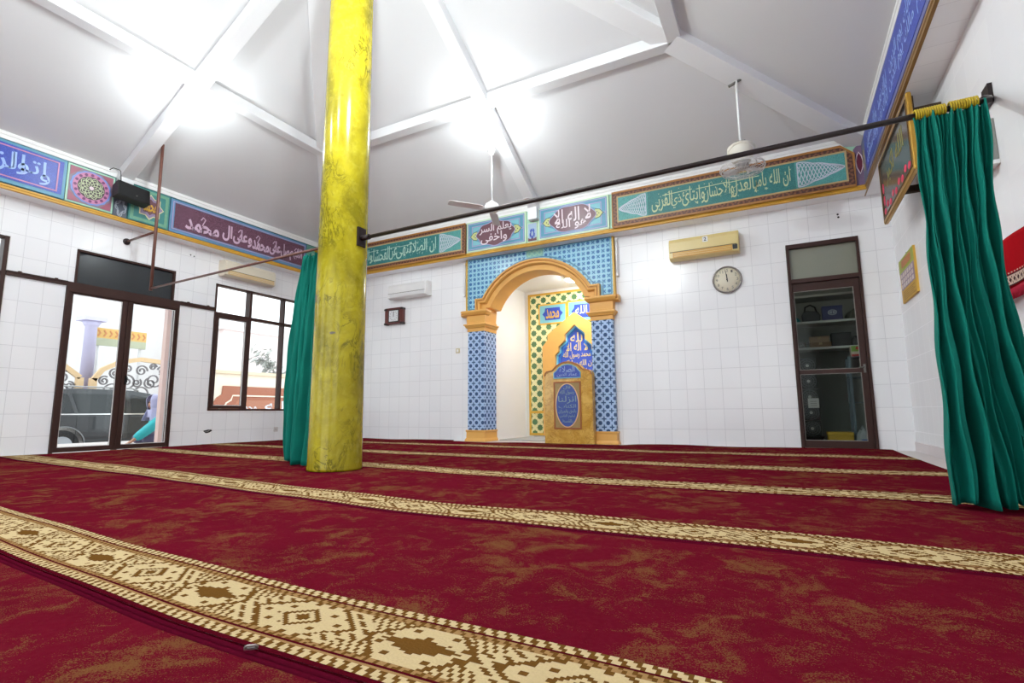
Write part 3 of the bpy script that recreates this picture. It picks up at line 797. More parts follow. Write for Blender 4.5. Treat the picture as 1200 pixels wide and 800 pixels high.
# ------------------------------------------------------------------ painted panels of the frieze
def panel(name, label, loc, rz=0, cat='painted panel'): return thing(name, label, cat, loc, rz)
def lace(mb, xa, xt, z0, z1, y, w=.012, d=.003):
    """interlaced pointed ornament with its tip at xt"""
    zc = (z0 + z1) / 2; h = (z1 - z0) / 2 * .96; L = xt - xa
    def env(t): return h * (1 - t) ** .75 * (1 + .10 * abs(sin(t * 9)))
    up = [(xa + L * i / 24, zc + env(i / 24)) for i in range(25)]
    dn = [(x, 2 * zc - z) for x, z in up]
    mb.ribbon(up, w, y - d, y); mb.ribbon(dn, w, y - d, y); mb.ribbon([up[0], dn[0]], w, y - d, y)
    for q in range(3):
        for sg in (1, -1):
            pts = []
            for i in range(33):
                t = i / 32; pts.append((xa + L * t * .97, zc + sg * env(t) * .92 * sin(t * pi * 4.2 + q * 2 * pi / 3)))
            mb.ribbon(pts, w * .72, y - d, y)
def board(name, label, xa, xb, text, tr, chamfer, lcol):
    """framed teal board with lettering between two laces"""
    t = panel(name, label, ((xa + xb) / 2, Y1, 3.70), cat='calligraphy board'); hw = (xb - xa) / 2; hz = .285
    ch = .13 if chamfer else 0
    pl = [(-hw, -hz), (hw, -hz), (hw, hz - ch), (hw - ch * 1.05, hz), (-hw, hz)] if ch else rect(-hw, hw, -hz, hz)
    MB().prism(pl, -.05, 0).build('backing', BORDER, t)
    mb = MB(); mb.ribbon(pl + [pl[0]], .03, -.06, -.05); mb.build('outer_bead', plain('tan_bead', (176, 122, 58), .4), t)
    ix = hw - .095; iz = .195
    MB().prism(rect(-ix, ix, -iz, iz), -.054, -.05).build('end_ground', SWIRL, t)
    mb = MB(); frame(mb, -ix - .02, ix + .02, -iz - .02, iz + .02, .022, -.058, -.05); mb.build('inner_bead', plain('buff_bead', (196, 168, 118), .4), t)
    f0, f1 = tr
    MB().prism(rect(f0, f1, -iz + .005, iz - .005), -.056, -.054).build('field', SWIRLT, t)
    for p, q in ((f1 + .03, ix - .01), (f0 - .03, -ix + .01)): mb = MB(); lace(mb, p, q, -iz + .015, iz - .015, -.054, .013); mb.build('lace_ornament', LACE, t)
    mb = MB()
    k = len(text); wd = (f1 - f0 - .12)
    for (tx, a, b, za, zb) in text: letter(mb, tx, f0 + .06 + wd * a, f0 + .06 + wd * b, za, zb, -.056, .004, bold=.003)
    for i in range(70):
        u = f0 + .08 + random.random() * wd; v = -.15 + .31 * random.random()
        mb.ribbon([(u, v), (u + .012, v + .012 * random.choice((-1, 1)))], .007, -.059, -.056)
    for u in (.22, .48, .70): mb.ribbon([(f0 + wd * (u - .10), .085), (f0 + wd * (u + .13), .10)], .010, -.0597, -.056)
    mb.build('lettering', lcol, t)
    return t
YLET = plain('pale_yellow_letter', (206, 218, 172), .38)
board('calligraphy_board', 'long brown-framed teal calligraphy board with a cut upper corner, above the round clock', -2.235, 1.035,
      [('ان الله يامر', .76, 1.0, -.13, .15), ('بالعدل', .60, .78, -.15, .14), ('والاحسان', .40, .62, -.15, .14), ('وايتائ', .24, .41, -.15, .14), ('ذي', .155, .235, -.15, .06), ('القربى', 0, .165, -.16, .14)], (-1.07, .95), True, YLET)
board('calligraphy_board', 'brown-framed teal calligraphy board partly behind the yellow pillar', -8.50, -5.035,
      [('ان الصلاة', .70, 1.0, -.15, .15), ('تنهى', .54, .72, -.16, .14), ('عن', .45, .55, -.15, .1), ('الفحشاء', .22, .46, -.15, .14), ('والمنكر', 0, .24, -.15, .14)], (-1.10, 1.13), False, plain('pale_green_letter', (190, 222, 206), .38))

DROSE = plain('dusty_rose', (164, 92, 112), .35); LIMEF = plain('lime_finial', (202, 206, 138), .35); DGL = plain('dark_green_line', (70, 92, 60), .4)
def medal(label, xa, xb, lines, lobes):
    t = panel('medallion_panel', label, ((xa + xb) / 2, Y1, 3.71)); hw, hz = (xb - xa) / 2, .29
    MB().prism(rect(-hw, hw, -hz, hz), -.03, 0).build('backing', PALEG, t)
    MB().prism(rect(-hw + .03, hw - .03, -hz + .03, hz - .03), -.033, -.03).build('field', SKYB, t)
    mb = MB(); frame(mb, -hw + .042, hw - .042, -hz + .042, hz - .042, .012, -.036, -.033); frame(mb, -hw + .12, hw - .12, -hz + .10, hz - .10, .014, -.0365, -.033)
    for sx in (-1, 1): mb.ribbon([(sx * (hw - .05), 0), (sx * (hw - .08), .02), (sx * (hw - .11), 0), (sx * (hw - .08), -.02), (sx * (hw - .05), 0)], .008, -.037, -.033)
    mb.build('lilac_lines', LILAC, t)
    mb = MB()
    for sx in (-1, 1):
        for sz in (-1, 1):
            pl = [(sx * (hw - .14), sz * (hz - .12)), (sx * (hw - .33), sz * (hz - .12)), (sx * (hw - .30), sz * (hz - .155)), (sx * (hw - .2), sz * (hz - .20)), (sx * (hw - .14), sz * .05)]
            if sx * sz > 0: pl = pl[::-1]
            MB().prism(pl, -.035, -.033).build('corner_leaf', CYAN, t)
    cw = hw - .23; out = []
    for i in range(72):
        a = 2 * pi * i / 72; s = 1 + .045 * cos(a * lobes) ; out.append((cw * cos(a) * s, .225 * sin(a) * s))
    c = MB().prism(out, -.040, -.033).build('cartouche', MAROON, t)
    mb = MB(); mb.ribbon(out, .011, -.042, -.033, closed=True); mb.build('cartouche_rim', LILAC, c)
    for sx in (-1, 1):
        pl = [(sx * (cw + .0), .075), (sx * (cw + .07), .065), (sx * (cw + .13), 0), (sx * (cw + .07), -.065), (sx * (cw + .0), -.075)]
        f = MB().prism(pl if sx < 0 else pl[::-1], -.038, -.033).build('finial', LIMEF, t)
        mb = MB(); mb.ribbon([(sx * (cw + .0), .082), (sx * (cw + .075), .068), (sx * (cw + .14), 0), (sx * (cw + .075), -.068), (sx * (cw + .0), -.082)], .009, -.041, -.033)
        for q in range(3): mb.prism(circ(sx * (cw + .035 + .03 * (q % 2)), -.03 + .03 * q, .010, 8), -.041, -.038)
        mb.build('finial_line', DGL, f)
    mb = MB()
    for tx, hw_, za, zb, o in lines: letter(mb, tx, o - hw_, o + hw_, za, zb, -.040, .004, bold=.008)
    mb.build('lettering', ROSEW, c)
medal('light-blue panel with a maroon medallion, left of the niche axis above the arch', -5.02, -3.79, [('يعلم السر', .33, -.03, .18, .0), ('واخفى', .27, -.19, .02, -.03)], 8)
medal('light-blue panel with a maroon medallion, right of the niche axis above the arch', -3.56, -2.30, [('لا اله الا', .33, -.06, .185, .0), ('هو الله', .27, -.195, .0, -.02)], 6)
t = panel('centre_tile', 'small pale-blue tile with a dark foot between the two medallion panels', (-3.675, Y1, 3.55))
MB().prism(rect(-.095, .095, -.13, .22), -.02, 0).build('backing', PALEG, t); MB().prism(rect(-.08, .08, -.11, .205), -.024, -.02).build('field', plain('ice_blue', (168, 190, 214), .35), t)
mb = MB()
for q in range(4): mb.ribbon([(.05 * cos(a) * (1 if i % 2 else .5), .02 + .10 * sin(a) * (1 if i % 2 else .5)) for i, a in enumerate([q * .2 + pi * j / 5 for j in range(10)])], .009, -.028, -.024, closed=True)
mb.build('ornament', BLUEP, t); MB().prism([(-.08, -.11), (.08, -.11), (.08, -.05), (.03, -.075), (0, -.05), (-.03, -.075), (-.08, -.05)], -.029, -.024).build('foot', MAROON, t)
t = panel('corner_panel', 'small plum panel with a dark red shield in the back right corner', (1.097, Y1, 3.72))
MB().prism([(-.055, -.30), (.055, -.30), (.055, .24), (-.02, .24), (-.055, .20)], -.02, 0).build('backing', plain('mauve_panel', (138, 112, 142), .4, var=.25, scale=40), t)
sh = [(0, .15), (.028, .09), (.04, .02), (.034, -.06), (0, -.15), (-.034, -.06), (-.04, .02), (-.028, .09)]
MB().prism(sh[::-1], -.026, -.02).build('shield', plain('dark_red_shield', (110, 34, 62), .35), t)
mb = MB(); mb.ribbon(sh, .012, -.03, -.02, closed=True); mb.build('shield_rim', ROSEW, t)

# left wall
t = panel('calligraphy_board', 'cobalt calligraphy panel with pink line, at the left edge of the frieze', (X0, 1.60, 3.71), LEFT, 'calligraphy board'); hw = 1.54; hz = .275
MB().prism(rect(-hw, hw, -hz, hz), -.02, 0).build('backing', plain('steel_blue_frame', (86, 150, 178), .35), t)
MB().prism(rect(-hw + .04, hw - .035, -hz + .05, hz - .035), -.024, -.02).build('field', SWIRLB, t)
mb = MB(); frame(mb, -hw + .075, hw - .085, -hz + .075, hz - .06, .016, -.028, -.024); mb.build('pink_line', PINK, t)
mb = MB()
for tx, a, b, za, zb in (('و', 1.26, 1.37, -.17, -.02), ('اتوا', .96, 1.32, -.12, .15), ('الز', .80, 1.10, -.16, .16), ('كوة', .52, .84, -.15, .12), ('واركعوا', -.15, .56, -.17, .15), ('مع', -.44, -.12, -.15, .12), ('الراكعين', -1.36, -.44, -.16, .15)):
    letter(mb, tx, a, b, za, zb, -.024, .004, bold=.006)
mb.build('lettering', LBLUE, t)
t = panel('rosette_panel', 'square mauve panel with a pink ringed rosette, left of the loudspeaker', (X0, 3.435, 3.705), LEFT); hw = .285; hz = .275
MB().prism(rect(-hw, hw, -hz, hz), -.02, 0).build('backing', MINT, t); MB().prism(rect(-hw + .022, hw - .022, -hz + .022, hz - .022), -.023, -.02).build('field', GREYM, t)
mb = MB()
for sx in (-1, 1):
    for sz in (-1, 1):
        pl = [(sx * .255, sz * .245), (sx * .12, sz * .245), (sx * .255, sz * .11)]; MB().prism(pl[::-1] if sx * sz > 0 else pl, -.026, -.023).build('corner_leaf', DROSE, t)
ro = MB().prism([(.245 * cos(a) * (1 + .02 * cos(16 * a)), .24 * sin(a) * (1 + .02 * cos(16 * a))) for a in [2 * pi * i / 96 for i in range(96)]], -.027, -.023).build('blue_ring', plain('periwinkle_ring', (118, 150, 216), .35), t)
MB().prism(circ(0, 0, .222, 48), -.030, -.027).build('pink_ring', PINK, ro)
mb = MB()
PLB = plain('plum_beads', (120, 62, 110), .35)
for i in range(16): a = 2 * pi * i / 16; MB().prism(circ(.192 * cos(a), .192 * sin(a), .020, 10), -.032, -.030).build('ring_bead', PLB, ro)
MB().prism(circ(0, 0, .165, 40), -.033, -.030).build('disc', plain('umber_disc', (84, 74, 76), .4), ro)
mb = MB()
for i in range(10):
    a = 2 * pi * i / 10
    for s in (1, -1): mb.ribbon([(r * cos(a + s * .30 * sin(r * 40)), r * sin(a + s * .30 * sin(r * 40))) for r in [.035 + .12 * j / 12 for j in range(13)]], .009, -.036, -.033)
mb.ribbon([(.115 * cos(a) * (1 + .12 * cos(10 * a)), .115 * sin(a) * (1 + .12 * cos(10 * a))) for a in [2 * pi * i / 80 for i in range(80)]], .009, -.0365, -.033, closed=True)
mb.build('interlace', plain('pale_moss', (200, 210, 170), .4), ro); MB().prism(circ(0, 0, .028, 16), -.038, -.033).build('centre', ROSEW, ro)
t = panel('knot_tile', 'small slate tile with a grey knot under the loudspeaker', (X0, 3.825, 3.60), LEFT)
MB().prism(rect(-.09, .085, -.175, .15), -.012, 0).build('backing', SLATE, t)
mb = MB()
for ph in (0, pi / 2): mb.ribbon([(.055 * cos(a) * (1 + .3 * cos(4 * a + ph)), -.03 + .11 * sin(a) * (1 + .3 * cos(4 * a + ph))) for a in [2 * pi * i / 60 for i in range(60)]], .012, -.016, -.012, closed=True)
mb.build('knot', plain('silver_knot', (170, 178, 190), .4), t)
t = panel('star_panel', 'teal panel with an eight-pointed star and gold letters, right of the loudspeaker', (X0, 4.215, 3.705), LEFT); hw = .285; hz = .275
MB().prism(rect(-hw, hw, -hz, hz), -.02, 0).build('backing', TEALF, t)
mb = MB(); frame(mb, -hw + .02, hw - .02, -hz + .02, hz - .02, .045, -.023, -.02); mb.build('green_border', plain('sage_border', (124, 180, 150), .35, var=.3, scale=30), t)
def star8(r, z=0):
    return [((r if i % 2 == 0 else r * .765) * cos(pi * i / 8 + pi / 2), z + (r if i % 2 == 0 else r * .765) * sin(pi * i / 8 + pi / 2)) for i in range(16)]
MB().prism(star8(.205), -.025, -.02).build('star', plain('star_cream', (228, 220, 170), .4), t)
MB().prism(star8(.185), -.028, -.025).build('star_field', plain('star_mauve', (150, 134, 168), .4), t); MB().prism(star8(.13), -.031, -.028).build('star_heart', MAROON, t)
mb = MB(); letter(mb, 'محمد', -.095, .095, -.08, .08, -.031, .004, bold=.02); mb.build('lettering', GOLD, t)
t = panel('calligraphy_board', 'long plum calligraphy panel with pale square lettering above the left window', (X0, 5.86, 3.70), LEFT, 'calligraphy board'); hw = 1.345; hz = .275
MB().prism(rect(-hw, hw, -hz, hz), -.02, 0).build('backing', plain('slate_blue_frame', (104, 146, 184), .35), t)
mb = MB(); frame(mb, -hw + .035, hw - .035, -hz + .05, hz - .035, .014, -.026, -.02); mb.build('pale_line', LILAC, t)
MB().prism(rect(-hw + .07, hw - .06, -hz + .075, hz - .06), -.024, -.02).build('field', SWIRLP, t)
mb = MB()
for tx, a, b in (('اللهم', .94, 1.24), ('صل', .74, .93), ('على', .48, .73), ('محمد', .12, .47), ('و', .03, .11), ('على', -.26, .02), ('ال', -.46, -.28), ('محمد', -1.10, -.52)):
    letter(mb, tx, a, b, -.16, .13 if tx not in ('و', 'محمد') else .03, -.024, .004, bold=.03)
for u in (.60, .24, -.12, -.80, 1.1): mb.ribbon([(u - .05, .06), (u - .01, .12), (u + .03, .09), (u + .0, .02), (u - .02, -.03)], .016, -.028, -.024)
mb.build('lettering', plain('pink_white_letter', (214, 184, 206), .4), t)
t = panel('end_panel', 'narrow sage panel ending the left frieze behind the pillar', (X0, 7.38, 3.705), LEFT)
MB().prism(rect(-.16, .40, -.275, .275), -.02, 0).build('backing', plain('sage_panel', (110, 168, 152), .4, var=.3, scale=30), t)
mb = MB(); mb.ribbon(star8(.13, 0), .014, -.024, -.02, closed=True); mb.build('star_line', MINT, t)
# right wall
t = panel('calligraphy_board', 'cobalt calligraphy band high on the right wall near the ceiling', (X1, 3.9, 3.71), RIGHT, 'calligraphy board'); hw = 3.70; hz = .275
MB().prism(rect(-hw, hw, -hz, hz), -.02, 0).build('backing', plain('dusk_blue_frame', (104, 110, 170), .35), t)
MB().prism(rect(-hw + .04, hw - .04, -hz + .055, hz - .03), -.024, -.02).build('field', SWIRLB, t)
mb = MB()
for tx, a, b in (('بسم الله الرحمن', 2.3, 3.5), ('الرحيم الحمد لله', 1.1, 2.25), ('رب العالمين', .2, 1.05), ('الرحمن الرحيم', -.8, .1), ('مالك يوم الدين', -2.0, -.9), ('اياك نعبد', -2.7, -2.1), ('واياك نستعين', -3.55, -2.75)):
    letter(mb, tx, a, b, -.17, .02, -.024, .0012); letter(mb, tx, a + .08, b + .02, -.02, .18, -.024, .0014)
mb.build('lettering', LBLUE, t)
t = panel('corner_panel', 'narrow slate panel with a small gold flower, right wall beside the corner', (X1, 7.72, 3.70), RIGHT)
MB().prism(rect(-.11, .115, -.28, .275), -.02, 0).build('backing', plain('slate_corner', (112, 122, 150), .4, var=.2, scale=20), t)
mb = MB(); mb.ribbon([(.05 * cos(a) * (1 + .4 * cos(4 * a)), .0 + .1 * sin(a) * (1 + .4 * cos(4 * a))) for a in [2 * pi * i / 40 for i in range(40)]], .012, -.025, -.02, closed=True); mb.build('flower', plain('dull_gold', (170, 158, 120), .4), t)
# ------------------------------------------------------------------ air conditioners, clocks, small wall fittings
def aircon(label, loc, rz, w, h, d, body, louvre, display=None, num=None):
    t = thing('air_conditioner', label, 'air conditioner', loc, rz)
    hw = w / 2
    prof = [(.006, -h / 2 + .02), (-d * .55, -h / 2), (-d * .86, -h / 2 + .01), (-d, -h * .42), (-d, h * .30), (-d * .86, h / 2 - .01), (-d * .7, h / 2), (.006, h / 2)]
    MB().prism(prof, -hw, hw, 'yz').build('casing', body, t, bevel=.008)
    o = MB().prism([(-d - .006, -h * .13), (-d - .006, h * .30), (-d * .9, h / 2 - .02), (-d * .88, h / 2 - .03), (-d + .004, -h * .13)], -hw + .015, hw - .015, 'yz').build('front_panel', body, t, bevel=.004)
    a, b = -hw + .055, hw - (.09 if display else .04)
    lv = MB().prism([(-d - .008, -h * .155), (-d - .006, -h * .40), (-d + .01, -h * .41), (-d + .01, -h * .155)], a, b, 'yz').build('louvre', louvre, t, bevel=.003)
    mb = MB()
    for q in range(2): mb.box(a + .02, b - .02, -d - .0105, -d - .006, -h * (.25 + .09 * q), -h * (.25 + .09 * q) + .004)
    mb.build('louvre_slats', body, lv)
    MB().box(-hw + .01, hw - .03, -d - .0075, -d, -h * .155, -h * .135).build('seam', plain('shadow_gap', (90, 74, 60), .6), t)
    if display: MB().box(hw - .085, hw - .02, -d - .012, -d, -h * .37, -h * .17).build('display', display, t, bevel=.003)
    if num:
        st = MB().box(-.0, .075, -d - .011, -d - .006, h * .14, h * .38).build('number_sticker', WHITE, t)
        mb = MB(); letter(mb, num, .02, .055, h * .18, h * .34, -d - .011, .001, arabic=False, bold=.02); mb.build('numeral', BLACK, st)
    return t
aircon('yellowed air conditioner with a numbered sticker above the round clock', (-.915, D, 2.945), 0, .985, .335, .2,
       plain('yellowed_plastic', (226, 204, 138), .32, var=.08), plain('amber_louvre', (214, 162, 70), .35, var=.1), BLACK, '2')
aircon('white air conditioner above the small brown clock', (-6.49, D, 2.925), 0, .95, .30, .2, plain('white_plastic', (240, 239, 238), .3), plain('white_louvre', (228, 227, 228), .35))
aircon('cream air conditioner above the window on the left wall', (XL, 6.07, 3.10), LEFT, 1.03, .30, .2, plain('cream_plastic', (226, 216, 196), .35, var=.06), plain('cream_louvre', (222, 192, 140), .35))

t = thing('wall_clock', 'round cream wall clock with silver rim showing twelve', 'clock', (-.625, D, 2.42)); RX = Matrix.Rotation(pi / 2, 4, 'X')
MB().lathe([(.195, 0), (.206, .012), (.206, .03), (.196, .042), (.184, .040), (.182, .030)], 48, T=RX, cap=False).build('rim', plain('silver_rim', (150, 142, 138), .25, .6), t)
MB().lathe([(.19, .005), (.184, .028), (0, .028)], 48, T=RX).build('dial', plain('cream_dial', (226, 218, 196), .45, var=.03), t)
mb = MB()
for i in range(1, 13):
    a = pi / 2 - i * pi / 6; cx, cz_ = .140 * cos(a), .140 * sin(a); w = .013 if i < 10 else .021
    letter(mb, str(i), cx - w, cx + w, cz_ - .020, cz_ + .020, -.028, .0012, arabic=False)
for i in range(60):
    a = i * pi / 30; mb.ribbon([(.168 * cos(a), .168 * sin(a)), (.177 * cos(a), .177 * sin(a))], .003, -.0292, -.028)
mb.build('numerals', plain('grey_numerals', (96, 90, 82), .5), t)
mb = MB(); mb.ribbon([(.006, -.03), (-.004, .085)], .013, -.033, -.031); mb.build('hour_hand', BLACK, t)
mb = MB(); mb.ribbon([(.008, -.035), (-.016, .135)], .008, -.036, -.034); mb.build('minute_hand', BLACK, t)
MB().lathe([(.010, .028), (.010, .038), (0, .039)], 12, T=RX).build('hub', BLACK, t)

t = thing('wall_clock', 'small square clock in a dark red wooden case on the white wall', 'clock', (-6.905, D, 2.455))
RED = plain('dark_red_wood', (104, 48, 44), .35, var=.3, scale=20); DW = plain('ebony_wood', (44, 34, 34), .35)
cs = MB().box(-.235, .235, -.075, 0, -.15, .15).build('case', RED, t, bevel=.006)
MB().box(-.14, .14, -.08, -.07, -.13, .13).build('dial_frame', DW, t)
MB().box(-.115, .115, -.083, -.08, -.11, .11).build('dial', plain('white_dial', (226, 228, 230), .4), t)
for z in (-.165, .145): MB().box(-.215, .215, -.085, 0, z, z + .022).build('rail', RED, t, bevel=.004)
mb = MB()
for sx in (-1, 1):
    for z in (-.155, .14): mb.rectstack(sx * .205 - .03, sx * .205 + .03, -.085, -.0, [(0, z - .02), (.008, z), (0, z + .02)])
mb.build('corner_blocks', DW, t)
MB().box(.15, .20, -.085, -.07, -.12, .12).build('side_column', RED, t)
mb = MB()
for i in range(12): a = i * pi / 6; mb.ribbon([(.08 * cos(a), .08 * sin(a)), (.098 * cos(a), .098 * sin(a))], .008, -.0845, -.083)
mb.build('hour_marks', BLACK, t)
mb = MB(); mb.ribbon([(0, -.02), (.002, .085)], .012, -.086, -.083); mb.build('hands', BLACK, t)

def tube_light(label, x, z0, z1):
    t = thing('tube_light', label, 'lamp', (x, D, (z0 + z1) / 2)); h = (z1 - z0) / 2
    MB().box(-.025, .025, -.035, 0, -h, h).build('batten', WHITE, t, bevel=.004)
    MB().tube([(0, -.052, -h + .05), (0, -.052, h - .05)], .016, 12).build('tube', plain('frosted_tube', (246, 246, 248), .25), t)
    for s in (-1, 1): MB().box(-.02, .02, -.075, -.03, s * (h - .03) - .025, s * (h - .03) + .025).build('end_cap', WHITE, t, bevel=.004)
tube_light('slim white vertical tube lamp left of the arch panel', -5.215, 2.67, 3.33); tube_light('slim white vertical tube lamp right of the arch panel', -2.265, 2.68, 3.34)
t = thing('light_switch', 'small cream light switch left of the niche column', 'switch', (-5.39, D, 1.655))
MB().box(-.045, .045, -.012, 0, -.045, .045).build('plate', plain('cream_switch', (214, 200, 160), .4), t, bevel=.004); MB().box(-.02, .02, -.02, -.01, -.025, .025).build('rocker', WHITE, t, bevel=.004)
t = thing('wall_socket', 'white wall socket low on the left wall beside the curtain', 'socket', (XL, 6.92, .205), LEFT)
MB().box(-.045, .045, -.012, 0, -.045, .045).build('plate', plain('ivory_plate', (214, 206, 204), .4), t, bevel=.004)
mb = MB()
for s in (-1, 1): mb.prism(circ(s * .012, 0, .006, 10), -.0135, -.012)
mb.build('pin_holes', BLACK, t)
t = thing('socket_hole', 'broken open socket hole with wires low on the left wall', 'socket', (XL, 5.565, .215), LEFT)
MB().prism([(.07 * cos(a) * (1 + .2 * sin(3 * a)), .028 * sin(a) * (1 + .25 * sin(2 * a))) for a in [2 * pi * i / 16 for i in range(16)]], -.004, 0).build('cavity', BLACK, t)
MB().tube([(-.05, -.005, -.005), (-.01, -.03, .0), (.02, -.02, .02), (.05, -.012, .03)], .006).build('wire', plain('grey_wire', (150, 146, 142), .5), t)
# dark drilled holes left in the tiles
mb = MB()
for y, z in ((5.05, 3.21), (5.11, 3.20)): mb.prism(circ(y, z, .012, 8), -.002, .02)
o = mb.build('screw_holes', BLACK, loc=(XL, 0, 0)); o.rotation_euler = (0, 0, LEFT); tag(o, 'pair of dark screw holes in the tiles above the left door', 'screw hole')
mb = MB()
for x, z in ((.83, 3.16), (.835, 3.12)): mb.prism(circ(x, z, .014, 8), -.002, .02)
tag(mb.build('screw_holes', BLACK, loc=(0, D, 0)), 'pair of dark screw holes above the storage door', 'screw hole')

# ------------------------------------------------------------------ loudspeaker on the left frieze
t = thing('loudspeaker', 'black loudspeaker fixed sideways on the frieze of the left wall', 'loudspeaker', (X0 + .19, 3.868, 3.742), rot=(0, .02, LEFT))
tilt = Matrix.Rotation(radians(-14), 4, 'X') @ Matrix.Rotation(radians(2), 4, 'Y')
MB().prism([(-.06, -.118), (-.085, -.122), (-.085, .122), (-.06, .122), (.08, .105), (.08, -.105)], -.215, .215, 'yz', T=tilt).build('cabinet', BLACK, t, bevel=.008)
MB().box(-.20, .20, -.092, -.084, -.112, .112, T=tilt).build('grille', plain('grille_cloth', (20, 20, 22), .8, var=.4, scale=80), t)
MB().box(.02, .035, -.096, -.091, -.06, -.045, T=tilt).build('badge', plain('badge_steel', (120, 120, 116), .3, .6), t)
MB().box(-.06, .06, .07, .19, -.05, .05).build('bracket', DARK, t)
MB().tube([(-.24, .17, .33), (-.235, .08, .34), (-.16, .06, .335), (-.145, .05, .31), (-.14, .02, .12)], .006).build('cable', BLACK, t)

# ------------------------------------------------------------------ curtain rails
RZR = 2.142
t = thing('curtain_rail', 'dark iron curtain rail from the pillar to the right wall', 'curtain rail', (-1.1, 3.5, RZR))
MB().tube([(-2.30, 0, -.012), (2.205, 0, .012)], .017, 12).build('rod', DARK, t)
MB().box(-2.335, -2.31, -.05, .05, -.09, .09).tube([(-2.32, 0, -.012), (-2.22, 0, -.011)], .026, 10).build('wall_plate', DARK, t)
ar = MB(); A = Vector((2.17, 0, .01)); B = Vector((2.512, 1.0, .50))
ar.tube([tuple(A), tuple(A.lerp(B, .25)), tuple(A.lerp(B, .6)), tuple(B)], [.02, .032, .024, .02], 8)
ar.box(2.49, 2.516, .94, 1.06, .44, .58); ar.build('wall_bracket', DARK, t)
t = thing('curtain_rail', 'thin brown pipe rail running left from the pillar on a hanging post', 'curtain rail', (PX, PY, 2.15))
RE = Vector((-7.8 - PX, 3.95 - PY, 2.268 - 2.15)); RS = Vector((-.23, .03, -.012))
MB().tube([tuple(RS), tuple(RE)], .014, 10).build('rod', BROWN2, t)
hx, hy = RE.x, RE.y
MB().tube([(hx, hy, RE.z - .03), (hx - .0, hy - .01, 4.42 - 2.15)], .021, 10).build('hanging_post', BROWN2, t)
MB().tube([(hx, hy, 3.10 - 2.15), (XL - PX + .02, 4.07 - PY, 3.155 - 2.15)], .016, 10).build('wall_brace', BROWN2, t)
MB().lathe([(.05, 0), (.05, .02), (.025, .03)], 14, T=Matrix.Translation((XL - PX, 4.07 - PY, 3.155 - 2.15)) @ Matrix.Rotation(pi / 2, 4, 'Y')).build('wall_flange', DARK, t)
MB().tube([(hx - .03, hy, 4.40 - 2.15), (hx + .03, hy, 4.46 - 2.15)], .016, 8).build('top_fixing', DARK, t)

def curtain(name, label, loc, top, bot, H, folds, amp, rods, seed, waist=None):
    """pleated cloth: top and bot are plan lines ((x0,y0),(x1,y1)) in local metres"""
    t = thing('curtain', label, 'curtain', loc)
    rnd = random.Random(seed); ph = [rnd.random() * 6.28 for _ in range(6)]; am = [rnd.uniform(.5, 1.1) for _ in range(folds + 2)]
    def f(a, b):
        b2 = 1 - b                                     # 1 at the top
        (ax_, ay_), (bx_, by_) = top; (cx_, cy_), (dx_, dy_) = bot
        s = b ** .8
        L = (ax_ + (cx_ - ax_) * s, ay_ + (cy_ - ay_) * s); R = (bx_ + (dx_ - bx_) * s, by_ + (dy_ - by_) * s)
        if waist:
            wv = sin(pi * b) ; L = (L[0] + waist[0] * wv, L[1]); R = (R[0] + waist[1] * wv, R[1])
        aw = a + .018 * sin(7 * b + ph[0]) * sin(pi * a) + .012 * sin(17 * a + 4 * b)
        x = L[0] + (R[0] - L[0]) * aw; y = L[1] + (R[1] - L[1]) * aw
        q = a * folds; k = am[int(q) % len(am)]
        w = amp * (.22 + .85 * b ** .7) * k
        d0 = sin(q * 2 * pi + 1.1 * sin(2.2 * b + ph[1]) + .5 * sin(q * 2.3 + ph[3]))
        d = (abs(d0) ** .65 if d0 > 0 else -abs(d0) ** 1.5) + .42 * sin(q * 2 * pi * 2.3 + ph[2] + 1.5 * b) * (.4 + .6 * b) + .55 * (1 - b) ** 3 * sin(q * 2 * pi * 3.6 + ph[4])
        dx, dy = R[0] - L[0], R[1] - L[1]; l = hypot(dx, dy) or 1
        x += -dy / l * w * d + .006 * sin(26 * b + q * 3); y += dx / l * w * d
        z = -H * b - (.012 * sin(q * 5) if b > .98 else 0) + (.02 * sin(q * 9) if b < .02 else 0)
        return (x, y, z)
    MB().grid(f, folds * 40, 50).build('cloth', CURTAIN, t, solid=.004)
    mb = MB()
    for (xa, ya, xb, yb_, zz, nn) in rods:
        pts = []
        for i in range(nn * 12 + 1):
            u = i / (nn * 12); a = 2 * pi * i / 12
            pts.append((xa + (xb - xa) * u, ya + (yb_ - ya) * u + .025 * cos(a), zz + .025 * sin(a)))
        mb.tube(pts, .0052, 6)
    mb.build('tie_cord', plain('yellow_cord', (206, 176, 30), .6, var=.3, scale=30), t)
    return t
curtain('curtain', 'green velvet curtain gathered beside the right wall, yellow cord on its rail', (.925, 3.5, 2.145), ((-.165, 0), (.165, 0)), ((-.20, -.03), (.26, .02)), 2.125, 6, .098,
             [(-.155, 0, -.015, 0, .014, 13), (.0, 0, .125, 0, .018, 11)], 3, waist=(.0, -.085))
curtain('curtain', 'green velvet curtain bunched against the left side of the yellow pillar', (-4.2, 3.63, 2.128), ((-.17, .02), (.16, -.02)), ((-.50, .17), (.16, -.05)), 2.108, 4, .09,
        [(.05, -.012, .19, -.03, .028, 10)], 11, waist=(-.06, .0))

